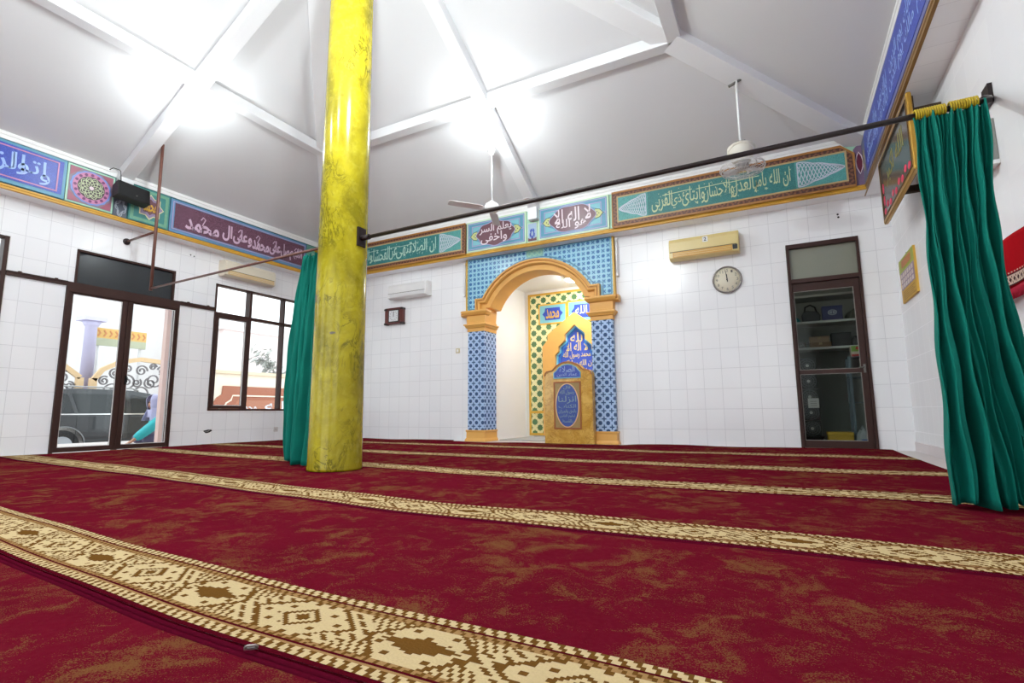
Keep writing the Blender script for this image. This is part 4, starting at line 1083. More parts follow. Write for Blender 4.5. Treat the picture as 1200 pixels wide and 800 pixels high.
# ------------------------------------------------------------------ right wall: painting, calendar, rug, box
t = thing('framed_picture', 'gold-framed picture with pink marks hanging on the right wall', 'picture', (1.165, 6.17, 2.93), RIGHT); hw, hz = .775, .36
MB().box(-hw + .03, hw - .03, 0, .035, -hz + .03, hz - .03).build('backing', plain('picture_back', (70, 54, 38), .7), t)
MB().prism(rect(-hw + .055, hw - .055, -hz + .055, hz - .055), -.012, 0).build('picture', plain('grey_picture', (96, 98, 96), .18, var=.3, scale=5), t)
mb = MB(); frame(mb, -hw, hw, -hz, hz, .05, -.022, .02); fr = mb.build('frame', plain('gilt_frame', (196, 150, 58), .28, .45, var=.25), t, bevel=.01)
mb = MB(); frame(mb, -hw + .045, hw - .045, -hz + .045, hz - .045, .016, -.027, -.012); mb.build('inner_slip', plain('dark_slip', (92, 66, 36), .4), fr)
mb = MB(); letter(mb, 'الله اكبر', -.45, .45, -.05, .22, -.012, .002, bold=.005); mb.build('lettering', plain('ochre_letter', (150, 142, 70), .5), t)
HP = plain('hot_pink', (232, 62, 98), .5)
for i in range(9): MB().prism(circ(-.66 + i * .155, -.24 + .035 * (i % 2), .035, 12, rx=.05), -.015, -.012).build('pink_flower', HP, t)
for z in (-.12, .02): MB().prism(circ(-.66, z, .06, 12, rx=.035), -.015, -.012).build('pink_flower', HP, t)
SPW = plain('spacer_wood', (72, 56, 40), .7)
for x in (-.35, .6):
    for z in (-.18, .2): MB().box(x - .03, x + .03, .035, XR - 1.165, z, z + .07).build('wall_spacer', SPW, t)
t = thing('wall_calendar', 'thick yellow and green calendar hanging on the right wall', 'calendar', (XR, 7.44, 2.06), RIGHT)
MB().box(-.40, .39, -.022, 0, -.265, .265).build('pad', plain('amber_paper', (218, 172, 66), .55, var=.1), t)
MB().prism(rect(-.40, .39, .10, .265), -.024, -.022).build('green_head', plain('lime_paper', (178, 188, 70), .55, var=.25, scale=10), t)
MB().prism(rect(-.25, .25, .145, .235), -.0255, -.024).build('orange_title', plain('orange_title', (206, 128, 62), .5), t)
MB().prism(rect(-.36, .36, -.11, .10), -.024, -.022).build('date_sheet', plain('violet_paper', (172, 148, 168), .5, var=.25, scale=18), t)
mb = MB()
for r in range(3):
    for q in range(6): mb.prism(rect(-.33 + q * .112, -.255 + q * .112, -.095 + r * .064, -.048 + r * .064), -.026, -.024)
mb.build('date_cells', plain('pale_pink_cells', (228, 212, 206), .5), t)
mb = MB()
for q in range(5): mb.box(-.3, .3 - .08 * (q % 2), -.0235, -.022, -.15 - q * .022, -.144 - q * .022)
mb.build('text_lines', plain('brown_print', (160, 112, 40), .5), t)
MB().tube([(-.02, -.005, .255), (0, -.012, .285), (.02, -.005, .255)], .004).build('hanging_loop', BLACK, t)

t = thing('prayer_rug', 'red fringed prayer rug hung on the wall behind the right curtain', 'rug', (XR - .05, 4.35, 1.575), RIGHT); t.scale = (1, 1, .86)
RUGR = plain('scarlet_rug', (176, 10, 24), .95, var=.2, scale=30, spec=.1)
MB().tube([(-.52, -.0, -.012), (.62, 0, -.012)], .012, 10).build('rail', DARK, t)
mb = MB()
def rugf(a, b, off, sg): return (-.43 + .95 * a + .02 * sin(b * 4), off + sg * (.012 * sin(a * 9 + b * 3)) - .0 * b, .004 - .37 * b - .012 * sin(a * 7) * b)
mb.grid(lambda a, b: rugf(a, b, -.028, 1), 30, 14); mb.grid(lambda a, b: rugf(a, b * .9, .02, 1), 30, 10)
mb.grid(lambda a, b: (-.43 + .95 * a, -.028 + .048 * b + .012 * sin(a * 9), .004 + .014 * sin(pi * b)), 30, 6)
cl = mb.build('cloth', RUGR, t, solid=.003)
yv = lambda x, z: -.0305 + .012 * sin((x + .43) / .95 * 9 + (-z / .37) * 3)
mb = MB()
def spot(poly, e=0): mb.add([(x, yv(x, z) - .007 - e, z) for x, z in poly], [tuple(range(len(poly)))])
for i in range(52): spot(rect(-.42 + i * .018, -.4022 + i * .018, -.340, -.272))
for i in range(26): spot(rect(-.42 + i * .036, -.402 + i * .036, -.258, -.250))
cl2 = mb.build('cream_border', plain('cream_weave', (216, 190, 172), .9), cl)
mb = MB()
for i in range(18):
    x = -.41 + i * .052
    for p in ([(0, -.306), (.016, -.285), (.032, -.306), (.016, -.327)],): spot([(x + u, v) for u, v in p], .001)
    spot(rect(x + .036, x + .044, -.332, -.316), .001); spot(rect(x + .036, x + .044, -.296, -.280), .001)
for i in range(52):
    for v in (-.272, -.348): spot(rect(-.42 + i * .018, -.4022 + i * .018, v, v + .009), .001)
for q in range(9):
    for xx in (-.43, -.03): spot(rect(xx, xx + .016, -.035 - q * .025, -.022 - q * .025), .001)
mb.build('dark_border', plain('wine_weave', (62, 8, 18), .9), cl)
mb = MB()
for q in range(9):
    zz = -.045 - q * .021; w = .058 * sin(pi * (q + 1.2) / 11)
    for sg in (-1, 1): spot([(-.21 + sg * w - .009, zz), (-.21 + sg * w + .004, zz - .006), (-.21 + sg * w + .009, zz + .010), (-.21 + sg * w - .003, zz + .014)])
    spot([(-.217, zz), (-.21, zz - .007), (-.203, zz), (-.21, zz + .007)])
mb.build('centre_motif', plain('buff_weave', (214, 164, 146), .9), cl)
mb = MB()
for i in range(60):
    x = -.425 + i * .0159; mb.tube([(x, yv(x, -.365), -.362), (x + .003 * sin(i), yv(x, -.36) - .004, -.40), (x + .006 * sin(i * 2.3), yv(x, -.36), -.445)], .0045, 4)
mb.build('fringe', plain('crimson_fringe', (170, 14, 48), .9), t)
t = thing('wall_box', 'small grey wall box with a white bottom lip behind the right curtain', 'wall box', (XR, 4.62, 2.33), RIGHT)
MB().box(-.13, .13, -.07, 0, -.14, .16).build('box', plain('grey_box', (150, 150, 144), .5, var=.15), t, bevel=.006); MB().box(-.14, .14, -.11, 0, -.175, -.145).build('lip', WHITE, t, bevel=.004)

# ------------------------------------------------------------------ fans
zt = ceil_z(-3.72, 6.5) - .15
t = thing('ceiling_fan', 'white three-blade ceiling fan hanging before the arch', 'fan', (-3.72, 6.5, 3.55))
FANW = plain('fan_white', (232, 232, 232), .35); FANB = plain('fan_blade', (220, 212, 212), .4)
MB().tube([(0, 0, .10), (0, 0, zt - 3.55 + .03)], .012, 10).build('down_rod', FANW, t)
MB().lathe([(.02, .13), (.045, .11), (.10, .07), (.115, .04), (.115, -.01), (.09, -.035), (.05, -.05), (0, -.052)], 28).build('motor', FANW, t)
MB().lathe([(.06, zt - 3.55 + .02), (.06, zt - 3.55 - .02), (.03, zt - 3.55 - .08), (.015, zt - 3.55 - .1)], 20).build('canopy', FANW, t)
mb = MB().box(-.06, .04, -.03, .03, zt - 3.55 - .02, zt - 3.55 + .0); mb.build('bracket', plain('fan_bracket', (120, 120, 120), .4, .5), t)
for ang in (230, 353, 113):
    T = Matrix.Rotation(radians(ang), 4, 'Z') @ Matrix.Translation((.1, 0, .0)) @ Matrix.Rotation(radians(11), 4, 'X')
    mb = MB()
    pl = [(.06, -.055), (.12, -.065), (.56, -.06), (.585, -.04), (.585, .04), (.56, .06), (.12, .065), (.06, .055)]
    mb.prism(pl, -.003, .003, 'xy', T=T); b = mb.build('blade', FANB, t)
    MB().box(-.02, .10, -.018, .018, -.006, .0, T=T).build('blade_iron', FANW, b)

fx, fy = -.25, 6.46; zt = ceil_z(fx, fy) - .22
t = thing('orbit_fan', 'cream orbit fan with wire cage hanging from the corner beam', 'fan', (fx, fy, 3.5))
MB().tube([(0, 0, .20), (0, 0, zt - 3.5 + .06)], .015, 10).build('down_rod', WHITE, t)
mb = MB().box(-.055, .055, -.02, .02, .165, .21).tube([(-.09, 0, .95), (-.03, 0, .97), (.06, .02, 1.02)], .018).tube([(-.02, .0, .22), (-.035, 0, .16)], .008).tube([(.02, .0, .22), (.035, 0, .16)], .008)
mb.build('hook', plain('grey_hook', (110, 108, 106), .4, .5), t)
CRP = plain('cream_fan_plastic', (224, 218, 204), .4)
MB().lathe([(.02, .165), (.12, .16), (.155, .13), (.155, .06), (.125, .0), (.10, -.05), (.075, -.06), (.0, -.06)], 24).build('gear_housing', CRP, t)
MB().tube([(-.125, -.03, .02), (-.13, -.08, .08), (-.06, -.15, .12), (.06, -.15, .12), (.13, -.08, .08), (.125, -.03, .02)], .014, 8).build('yoke', CRP, t)
MB().lathe([(.05, -.06), (.07, -.08), (.075, -.12), (.05, -.14), (0, -.142)], 20).build('motor', plain('grey_motor', (176, 172, 166), .4), t)
for q in range(3):
    T = Matrix.Rotation(radians(40 + 120 * q), 4, 'Z') @ Matrix.Translation((.05, 0, -.13)) @ Matrix.Rotation(radians(12), 4, 'X')
    MB().prism([(0, -.02), (.07, -.075), (.17, -.07), (.185, 0), (.16, .05), (.05, .04)], -.002, .002, 'xy', T=T).build('blade', plain('clear_blade', (206, 208, 208), .3), t)
mb = MB()
for r, z in ((.235, -.10), (.25, -.13), (.235, -.165), (.16, -.08), (.16, -.185), (.08, -.19)): mb.tube([(r * cos(a), r * sin(a), z) for a in [2 * pi * i / 40 for i in range(40)]], .0035 if r < .25 else .006, 6, closed=True)
for i in range(28):
    a = 2 * pi * i / 28; mb.tube([(r * cos(a), r * sin(a), z) for r, z in ((.07, -.07), (.16, -.08), (.235, -.10), (.25, -.13), (.235, -.165), (.16, -.185), (.05, -.192))], .0022, 4)
mb.build('wire_cage', plain('pale_wire', (218, 216, 214), .4), t)

# ------------------------------------------------------------------ bulbs at the roof-beam crossings
def bulb(label, x, y, z, glow=None):
    t = thing('light_bulb', label, 'lamp', (x, y, z), group='bulbs at the roof-beam crossings')
    z -= .22
    t.location = (x, y, z)
    MB().lathe([(.012, .22), (.012, .01), (.03, .0), (.03, -.03), (.025, -.06)], 16).build('lampholder', WHITE, t)
    MB().lathe([(.02, -.06), (.035, -.085), (.055, -.125), (.058, -.16), (.045, -.195), (.02, -.212), (0, -.215)], 20).build('globe', glow or BULB, t)
bulb('white bulb glowing at the beam crossing left of the pillar', px0 + .0, 3.66, ZP)
bulb('white bulb glowing at the beam crossing above the ceiling fan', -3.49, py1, ZP)
bulb('unseen bulb added for brightness at the beam crossing behind the viewer', -3.6, py0, ZP)  # extra bulb out of view, put in to raise the hall's brightness

def fill_pendant(label, x, y, z, glow):  # unseen hanging bulb, added to light the walls but spare the near carpet
    bulb(label, x, y, z + .22, glow); MB().tube([(0, 0, .2), (0, 0, ceil_z(x, y) - z + .03)], .006, 8).build('flex', WHITE, [o for o in COL.objects if o.get('label') == label][0])
fill_pendant('unseen bulb on a flex added as fill light over the right half of the hall', -2.5, 2.5, 4.2, FILLG)
fill_pendant('unseen bulb on a flex added as fill light over the left half of the hall', -4.9, 1.75, 4.4, FILLG_L)
# ------------------------------------------------------------------ storage room contents
SHW = plain('shelf_board', (206, 208, 204), .5, var=.06)
def shelf(label, z, x0=-.2, x1=1.40):
    t = thing('storage_shelf', label, 'shelf', ((x0 + x1) / 2, 9.0, z)); w = (x1 - x0) / 2
    MB().box(-w, w, 0, .42, -.035, 0).build('board', SHW, t, bevel=.004)
    mb = MB()
    for s in (-.7, .7): mb.prism([(.40, -.035), (.40, -.20), (.42, -.20), (.42, -.035)], s * w - .012, s * w + .012, 'yz').prism([(.08, -.035), (.40, -.19), (.40, -.17), (.11, -.035)], s * w - .006, s * w + .006, 'yz')
    mb.build('bracket', plain('shelf_bracket', (120, 122, 120), .5, .4), t)
shelf('topmost white shelf in the storage room, empty', 2.245); shelf('middle white shelf in the storage room holding a blue box', 1.84); shelf('lowest white shelf in the storage room holding brown cartons', 1.44)
def heap(name, label, cat, x, y, z, w, d, h, mat, seed, part):
    t = thing(name, label, cat, (x, y, z)); r = random.Random(seed); ph = [r.random() * 6 for _ in range(4)]
    def f(a, b):
        an = a * 2 * pi; e = b * pi / 2; k = cos(e) ** .6 if b < 1 else 0
        q = 1 + .14 * sin(3 * an + ph[0] + b * 3) + .08 * sin(7 * an + ph[1])
        return (w / 2 * k * q * cos(an), d / 2 * k * q * sin(an), h * sin(e) * (1 + .10 * sin(2 * an + ph[2])))
    MB().grid(f, 28, 9).build(part, mat, t); return t
heap('cloth_bundle', 'small teal cloth bundle at the left end of the middle shelf', 'cloth', .24, 9.12, 1.84, .13, .2, .08, plain('teal_cloth', (20, 130, 140), .8, var=.3), 1, 'folds')
t = thing('bag', 'black handbag slumped on the middle shelf beside the teal cloth', 'bag', (.455, 9.14, 1.84))
MB().prism([(-.12, 0), (.12, 0), (.13, .10), (.09, .16), (-.08, .18), (-.13, .11)], -.08, .08).build('body', BLACK, t, bevel=.02)
MB().tube([(-.08, -.07, .15), (-.07, -.08, .23), (0, -.08, .26), (.06, -.08, .22), (.08, -.07, .14)], .012, 8).build('handle', BLACK, t)
t = thing('gift_box', 'blue box with a pale oval emblem on the middle shelf', 'box', (.735, 9.10, 1.84))
NAVY = plain('violet_blue_card', (62, 66, 122), .5, var=.15)
MB().box(-.13, .13, -.08, .1, 0, .20).build('carton', NAVY, t, bevel=.004); MB().box(-.135, .135, -.085, .105, .17, .215).build('lid', NAVY, t, bevel=.004)
e = MB().prism(circ(0, .115, .042, 24, rx=.06), -.083, -.08).build('emblem', plain('pale_emblem', (188, 196, 214), .5), t)
mb = MB(); mb.ribbon(circ(0, .115, .026, 20, rx=.04), .008, -.085, -.083, closed=True); mb.ribbon([(0, .09), (0, .14)], .01, -.085, -.083); mb.build('emblem_line', NAVY, e)
heap('cloth_bundle', 'grey-green cloth heap at the right end of the middle shelf', 'cloth', 1.03, 9.15, 1.84, .22, .24, .15, plain('grey_green_cloth', (104, 108, 96), .9, var=.3), 5, 'folds')
t = thing('kettle', 'small steel kettle at the left end of the lowest shelf', 'kettle', (.30, 9.10, 1.44)); ST = plain('polished_steel', (176, 178, 180), .18, .9)
MB().lathe([(.05, 0), (.065, .02), (.06, .07), (.03, .10), (.0, .105)], 20).build('pot', ST, t); MB().tube([(.05, 0, .04), (.085, 0, .07), (.095, 0, .10)], [.012, .009, .007], 8).build('spout', ST, t)
MB().tube([(-.05, 0, .03), (-.09, 0, .05), (-.085, 0, .09), (-.04, 0, .09)], .006, 6).build('handle', BLACK, t)
KRAFT = plain('kraft_card', (150, 122, 98), .8, var=.15)
def carton(label, x, y, z, w, d, h, m, group=None, tape=True):
    t = thing('carton', label, 'box', (x, y, z), group=group); MB().box(-w / 2, w / 2, -d / 2, d / 2, 0, h).build('body', m, t, bevel=.004)
    MB().box(-w / 2 - .002, w / 2 + .002, -d / 2 - .002, d / 2 + .002, h - .02, h + .004).build('flap', m, t, bevel=.003)
    if tape: MB().box(-.02, .02, -d / 2 - .004, -d / 2 - .001, h * .55, h).build('tape', plain('packing_tape', (186, 160, 120), .3), t)
    return t
carton('lower brown carton of the pair on the lowest shelf', .55, 9.16, 1.44, .28, .2, .075, KRAFT); carton('paler brown carton lying on the lower brown carton', .54, 9.16, 1.52, .26, .2, .085, plain('pale_kraft', (176, 148, 124), .8, var=.12))
carton('black box with ribbed lid beside the brown cartons', .825, 9.16, 1.44, .25, .22, .20, plain('black_card', (30, 28, 30), .6, var=.3), tape=False)
heap('cloth_bundle', 'dark grey cloth heap beside the black box on the lowest shelf', 'cloth', 1.04, 9.15, 1.44, .2, .22, .14, plain('charcoal_cloth', (66, 64, 64), .9, var=.3), 8, 'folds')
t = thing('steel_rack', 'grey-blue steel rack standing below the shelves', 'rack', (1.02, 8.95, FL)); RK = plain('rack_paint', (104, 118, 128), .4, .3)
for x in (-.155, .28):
    for y in (-.16, .16): MB().box(x - .018, x + .018, y - .018, y + .018, 0, 1.258).build('leg', RK, t)
for z in (.20, .62, .98, 1.27): MB().box(-.17, .30, -.17, .17, z - .012, z).build('shelf', RK, t)
t = thing('biscuit_box', 'green biscuit box with red circles on top of the steel rack', 'box', (1.03, 8.89, 1.257))
MB().box(-.13, .14, -.09, .09, 0, .155).build('carton', plain('pale_biscuit_card', (214, 196, 176), .5), t, bevel=.004)
MB().prism(rect(-.125, .135, .07, .15), -.093, -.09).build('green_band', plain('lime_card', (126, 168, 52), .5), t)
mb = MB()
for q in range(3): mb.prism(circ(-.05 + q * .07, .115, .022, 14), -.096, -.093)
mb.build('red_biscuits', plain('red_print', (206, 52, 40), .5), t); MB().prism(rect(-.125, .02, .0, .03), -.093, -.09).build('red_band', plain('red_card', (190, 36, 40), .5), t)
def deskfan(label, z):
    t = thing('box_fan', label, 'fan', (.34, 8.86, z)); PL = plain('grey_fan_plastic', (92, 98, 100), .4)
    MB().box(-.115, .115, -.04, .05, 0, .225).build('housing', plain('dark_fan_housing', (52, 56, 58), .5), t, bevel=.01)
    mb = MB()
    for r in (.10, .07, .04): mb.ribbon(circ(0, .112, r, 28), .010, -.052, -.04, closed=True)
    for q in range(6): a = q * pi / 6; mb.ribbon([(-.1 * cos(a), .112 - .1 * sin(a)), (.1 * cos(a), .112 + .1 * sin(a))], .006, -.050, -.04)
    mb.build('grille', PL, t); MB().prism(circ(0, .112, .022, 14), -.056, -.04).build('hub', SHW, t)
for i, (z, l) in enumerate(((.12, 'bottom'), (.35, 'second from bottom'), (.58, 'middle'), (.81, 'second from top'), (1.04, 'top'))):
    deskfan({'bottom': 'grey box fan lowest in the stack inside the storage door', 'second from bottom': 'grey box fan second lowest in the stack inside the storage door', 'middle': 'grey box fan in the middle of the stack inside the storage door',
             'second from top': 'grey box fan second from top of the stack inside the storage door', 'top': 'grey box fan topmost in the stack inside the storage door'}[l], z)
t = thing('crate', 'dark plastic crate under the stack of box fans', 'crate', (.34, 8.86, FL)); MB().rectstack(-.13, .13, -.07, .09, [(-.01, 0), (0, .13)]).build('body', BLACK, t); MB().box(-.14, .14, -.08, .1, .12, .135).build('rim', BLACK, t)
t = thing('note', 'white paper sheet hung on the stack of box fans', 'paper', (.38, 8.807, .60)); MB().box(-.07, .07, -.004, 0, -.07, .07).build('sheet', WHITE, t)
mb = MB()
for q in range(3): mb.box(-.04, .04, -.006, -.004, -.04 + q * .03, -.032 + q * .03)
mb.build('ruling', plain('grey_print', (170, 168, 166), .6), t)
t = thing('box', 'ochre yellow box on the storage room floor', 'box', (.66, 8.62, FL)); YB_ = plain('ochre_box', (186, 146, 30), .5, var=.12)
MB().box(-.15, .15, -.12, .12, 0, .20).build('body', YB_, t, bevel=.006); MB().box(-.155, .155, -.125, .125, .165, .21).build('lid', YB_, t, bevel=.006)
t = heap('sack', 'white and grey sack on the storage room floor', 'sack', .93, 8.60, FL, .16, .18, .25, plain('grey_sack', (168, 172, 176), .8, var=.3), 12, 'cloth')
MB().tube([(-.02, 0, .24), (0, -.01, .29), (.02, 0, .24)], .018, 8).build('tied_neck', plain('grey_sack_neck', (150, 154, 158), .8), t)
t = thing('basin', 'blue plastic basin on the floor inside the storage door', 'basin', (.99, 8.42, FL)); MB().lathe([(.0, .005), (.07, .005), (.085, .10), (.10, .105), (.10, .115), (.082, .112), (.068, .015), (0, .012)], 24).build('bowl', plain('blue_plastic', (50, 92, 176), .35), t)
MB().tube([(.1 * cos(a), .1 * sin(a), .11) for a in [2 * pi * i / 24 for i in range(24)]], .007, 6, closed=True).build('rim', plain('blue_rim', (44, 82, 160), .35), t)

t = thing('fill_bulb', 'unseen bulb added on the storage room ceiling to brighten the shelves', 'lamp', (.4, 8.75, 3.0))  # hidden bulb, added so the stored things show brighter
MB().lathe([(.04, .0), (.04, -.03), (.02, -.05)], 14).build('lampholder', WHITE, t); MB().lathe([(.02, -.05), (.04, -.09), (.03, -.13), (0, -.14)], 14).build('globe', emit('dim_fill_glow', (1, .95, .85, 1), 9), t)
struct(MB().box(XL - 1, XR + 1, YW - 6, YW - .16, -.15, -.03).build('terrace_front', plain('veranda_tile', (200, 190, 186), .5)))
# ------------------------------------------------------------------ outside the left wall
struct(MB().box(-12.2, XL - .15, -3, 11.5, -.15, -.03).build('terrace', plain('terrace_tile', (190, 180, 176), .5, var=.1)))
struct(MB().box(-34, -12.2, -14, 24, -.65, -.5).build('ground', plain('yard_paving', (196, 192, 188), .9, var=.12)))
struct(MB().box(-9.24, -9.14, 4.93, 4.99, -.03, 2.9).build('trim_outside_post', plain('pinkish_post', (216, 186, 178), .6)))
struct(MB().box(-9.30, -9.14, 4.995, 5.09, -.03, 2.9).build('trim_outside_pier', OUTW))
# car
CG = plain('graphite_lacquer', (44, 47, 50), .16, .35, var=.12, coat=.6); CW = plain('tinted_car_glass', (30, 36, 38), .06, var=.2); CH = plain('chrome_strip', (226, 226, 226), .15, .8)
TY = plain('tyre_rubber', (26, 26, 27), .8); RIMM = plain('alloy_wheel', (150, 152, 156), .3, .7)
car = thing('car', 'dark grey estate car parked outside the left door', 'car', (-14.0, 6.95, -.5), LEFT)
def arch_pts(cx, r, z0, rev):
    p = [(cx + r * cos(a), .34 + r * sin(a)) for a in [pi - pi * i / 14 for i in range(15)]]
    return p[::-1] if rev else p
low = [(-2.22, .30), (-1.78, .30)] + arch_pts(-1.36, .41, .3, False) + [(-.95, .26), (.94, .26)] + arch_pts(1.36, .41, .3, False) + [(1.80, .28), (2.22, .30), (2.28, .55), (2.18, .80), (1.9, .90), (1.15, .99), (-2.18, 1.03), (-2.28, .8), (-2.26, .5)]
MB().prism(low, 0, 1.76, 'xz').build('body', CG, car, bevel=.03)
zb, zr = 1.0, 1.60; ins = .15
gb = [(-2.15, 1.0), (-1.98, 1.45), (-1.75, 1.57), (-1.0, 1.62), (0.0, 1.60), (.42, 1.53), (1.22, .98)]
def gy_(z): return ins * (z - zb) / (zr - zb)
mb = MB(); n = len(gb)
vs = [(x, gy_(z), z) for x, z in gb] + [(x, 1.76 - gy_(z), z) for x, z in gb]
mb.add(vs, [tuple(range(n))[::-1], tuple(n + i for i in range(n))] + [(i, (i + 1) % n, n + (i + 1) % n, n + i) for i in range(n)]); mb.build('cabin', CG, car, bevel=.02)
def win(name, pts, m=None, o=.006):
    mb = MB(); k = len(pts); vs = [(x, gy_(z) - o, z) for x, z in pts] + [(x, gy_(z) + .02, z) for x, z in pts]
    mb.add(vs, [tuple(range(k))[::-1]] + [(i, (i + 1) % k, k + (i + 1) % k, k + i) for i in range(k)]); return mb.build(name, m or CW, car)
win('rear_quarter_window', [(-1.82, 1.06), (-1.18, 1.06), (-1.30, 1.48), (-1.72, 1.46)]); win('rear_door_window', [(-1.10, 1.06), (-.14, 1.06), (-.14, 1.49), (-1.22, 1.49)]); win('front_door_window', [(-.04, 1.06), (.92, 1.06), (.42, 1.43), (-.04, 1.49)])
MB().box(-1.9, 1.05, -.012, .01, 1.015, 1.04).build('chrome_waist_strip', CH, car)
mb = MB().tube([(-1.7, .17, 1.60), (-1.6, .16, 1.655), (.0, .16, 1.645), (.15, .17, 1.59)], .018, 8); mb.build('roof_rail', plain('grey_rail', (150, 150, 150), .4, .4), car)
mb = MB()
for x in (-1.13, -.09, 1.0): mb.box(x - .004, x + .004, -.004, .01, .36, 1.01)
mb.build('door_seams', BLACK, car)
for x in (-.35, .68): MB().tube([(x - .1, -.0, .88), (x - .08, -.03, .885), (x + .08, -.03, .885), (x + .1, .0, .88)], .014, 8).build('door_handle', CH, car)
MB().box(-.95, .95, -.02, .02, .40, .46).build('side_moulding', plain('dark_side_trim', (40, 42, 44), .5), car, bevel=.006)
for cx in (-1.36, 1.36):
    T = Matrix.Translation((cx, .12, .34)) @ Matrix.Rotation(pi / 2, 4, 'X')
    w = MB().lathe([(.20, .10), (.31, .11), (.34, .08), (.34, -.08), (.30, -.10), (.1, -.10)], 36, T=T).build('wheel', TY, car)
    mb = MB().lathe([(.205, .105), (.20, .06), (.05, .055), (0, .06)], 30, T=T)
    for q in range(5):
        a = 2 * pi * q / 5; T2 = T @ Matrix.Rotation(a, 4, 'Z'); mb.prism([(.03, -.03), (.19, -.022), (.19, .022), (.03, .03)], .06, .095, 'xy', T=T2)
    mb.build('rim', RIMM, w)
    MB().ribbon([(cx + .42 * cos(a), .34 + .42 * sin(a)) for a in [pi * i / 20 for i in range(21)]], .022, -.012, .01).build('arch_lip', plain('arch_lip_grey', (120, 122, 124), .3, .5), car)
MB().box(-2.275, -2.2, .02, .16, .70, .95).build('tail_lamp', plain('tail_red', (150, 20, 24), .2), car); MB().box(2.14, 2.22, .03, .2, .66, .78).build('headlamp', CH, car)
MB().prism([(.95, 1.02), (1.12, 1.02), (1.1, 1.15), (.98, 1.14)], -.16, -.02).build('mirror', CG, car, bevel=.015)

# ornamental gate, column and fascia behind the car
GC = plain('cream_gate_frame', (214, 182, 140), .5); IR = plain('grey_scroll_iron', (112, 106, 108), .5)
def scroll(mb, cx, cz_, r, a0, turns, sg, w=.035):
    mb.ribbon([(cx + r * (1 - .8 * i / 30) * cos(a0 + sg * turns * 2 * pi * i / 30), cz_ + r * (1 - .8 * i / 30) * sin(a0 + sg * turns * 2 * pi * i / 30)) for i in range(31)], w, -.02, .02)
g = thing('ornamental_gate', 'cream gate leaf with grey iron scrolls and arched top behind the car', 'gate', (-16.2, 7.0, -.5), LEFT)
top = [(0.0, 1.93), (.19, 2.22), (.58, 2.45), (1.1, 2.57), (1.6, 2.54), (2.0, 2.42), (2.3, 2.2)]
mb = MB(); mb.ribbon([(0, 0), (0, 1.98)], .16, -.05, .05); mb.ribbon(top, .12, -.05, .05); mb.ribbon([(2.3, 0), (2.3, 2.2)], .16, -.05, .05); mb.ribbon([(0, .25), (2.3, .25)], .12, -.05, .05); mb.build('frame', GC, g)
mb = MB()
for cx, cz_, r, a, s in ((.45, 1.62, .26, 0, 1), (.8, 1.9, .22, 2, -1), (1.15, 1.6, .3, 3, 1), (1.5, 2.0, .24, 1, -1), (1.9, 1.65, .3, 0, 1), (.6, 1.15, .28, 4, -1), (1.3, 1.1, .3, 2, 1), (1.95, 1.05, .28, 1, -1), (.5, .65, .26, 0, 1), (1.2, .6, .26, 3, -1), (1.9, .6, .24, 0, 1), (2.05, 2.0, .15, 1, -1), (.25, 1.92, .13, 1, 1), (1.15, 2.25, .16, 0, 1), (1.72, 2.28, .15, 3, -1), (1.4, 1.9, .16, 2, 1), (.5, 2.15, .15, 5, -1), (2.12, 1.92, .14, 2, 1), (.8, 2.3, .12, 2, 1), (1.05, 1.9, .13, 1, -1), (1.45, 2.38, .1, 0, 1)): scroll(mb, cx, cz_, r, a, 1.6, s)
mb.build('scrollwork', IR, g)
g2 = thing('ornamental_gate', 'cream gate leaf with a sloping top, left of the pale column', 'gate', (-16.2, 5.48, -.5), LEFT)
mb = MB(); mb.ribbon([(1.22, 0), (1.22, 1.98)], .16, -.05, .05); mb.ribbon([(0, 2.42), (.55, 2.40), (.78, 2.32), (1.22, 1.98)], .12, -.05, .05); mb.ribbon([(0, 0), (0, 2.42)], .16, -.05, .05); mb.ribbon([(0, .25), (1.22, .25)], .12, -.05, .05); mb.build('frame', GC, g2)
mb = MB()
for cx, cz_, r, a, s in ((.35, 2.05, .2, 0, 1), (.85, 1.98, .17, 1, 1), (1.02, 1.76, .11, 2, -1), (.8, 1.65, .2, 2, -1), (.4, 1.45, .24, 3, 1), (.85, 1.15, .24, 1, -1), (.4, .8, .25, 0, 1), (.85, .55, .2, 2, 1)): scroll(mb, cx, cz_, r, a, 1.6, s)
mb.build('scrollwork', IR, g2)
c = thing('column', 'pale lavender column rising between the two cream gate leaves', 'column', (-16.65, 7.03, -.5)); LV = plain('lavender_column', (200, 196, 226), .6)
MB().rectstack(-.14, .14, -.14, .14, [(.05, 0), (.05, .25), (0, .28), (0, 1.75)]).build('base', plain('violet_base', (186, 170, 220), .6), c); MB().lathe([(.15, 1.75), (.135, 3.4), (.16, 3.42), (.22, 3.55)], 20).build('shaft', LV, c); MB().box(-.26, .26, -.26, .26, 3.55, 3.66).build('capital', LV, c)
f = thing('fascia_board', 'yellow chevron fascia board hanging beyond the gate', 'fascia', (-17.0, 7.95, 2.72), LEFT)
MB().box(-.66, .66, 0, .06, -.05, .24).build('board', plain('pale_yellow_board', (212, 172, 96), .5), f); MB().box(-.66, .66, .0, .06, -.26, -.05).build('lower_board', plain('sage_grey_board', (172, 176, 150), .5), f)
mb = MB()
for q in range(9): x = -.6 + q * .145; mb.ribbon([(x, -.0), (x + .06, .09), (x, .18)], .04, -.01, 0)
mb.build('chevrons', plain('peach_chevron', (196, 128, 78), .5), f)
mb = MB()
for s in (-.55, .55): mb.box(s - .03, s + .03, .06, .12, -3.22, .24)
mb.build('posts', OUTW, f)
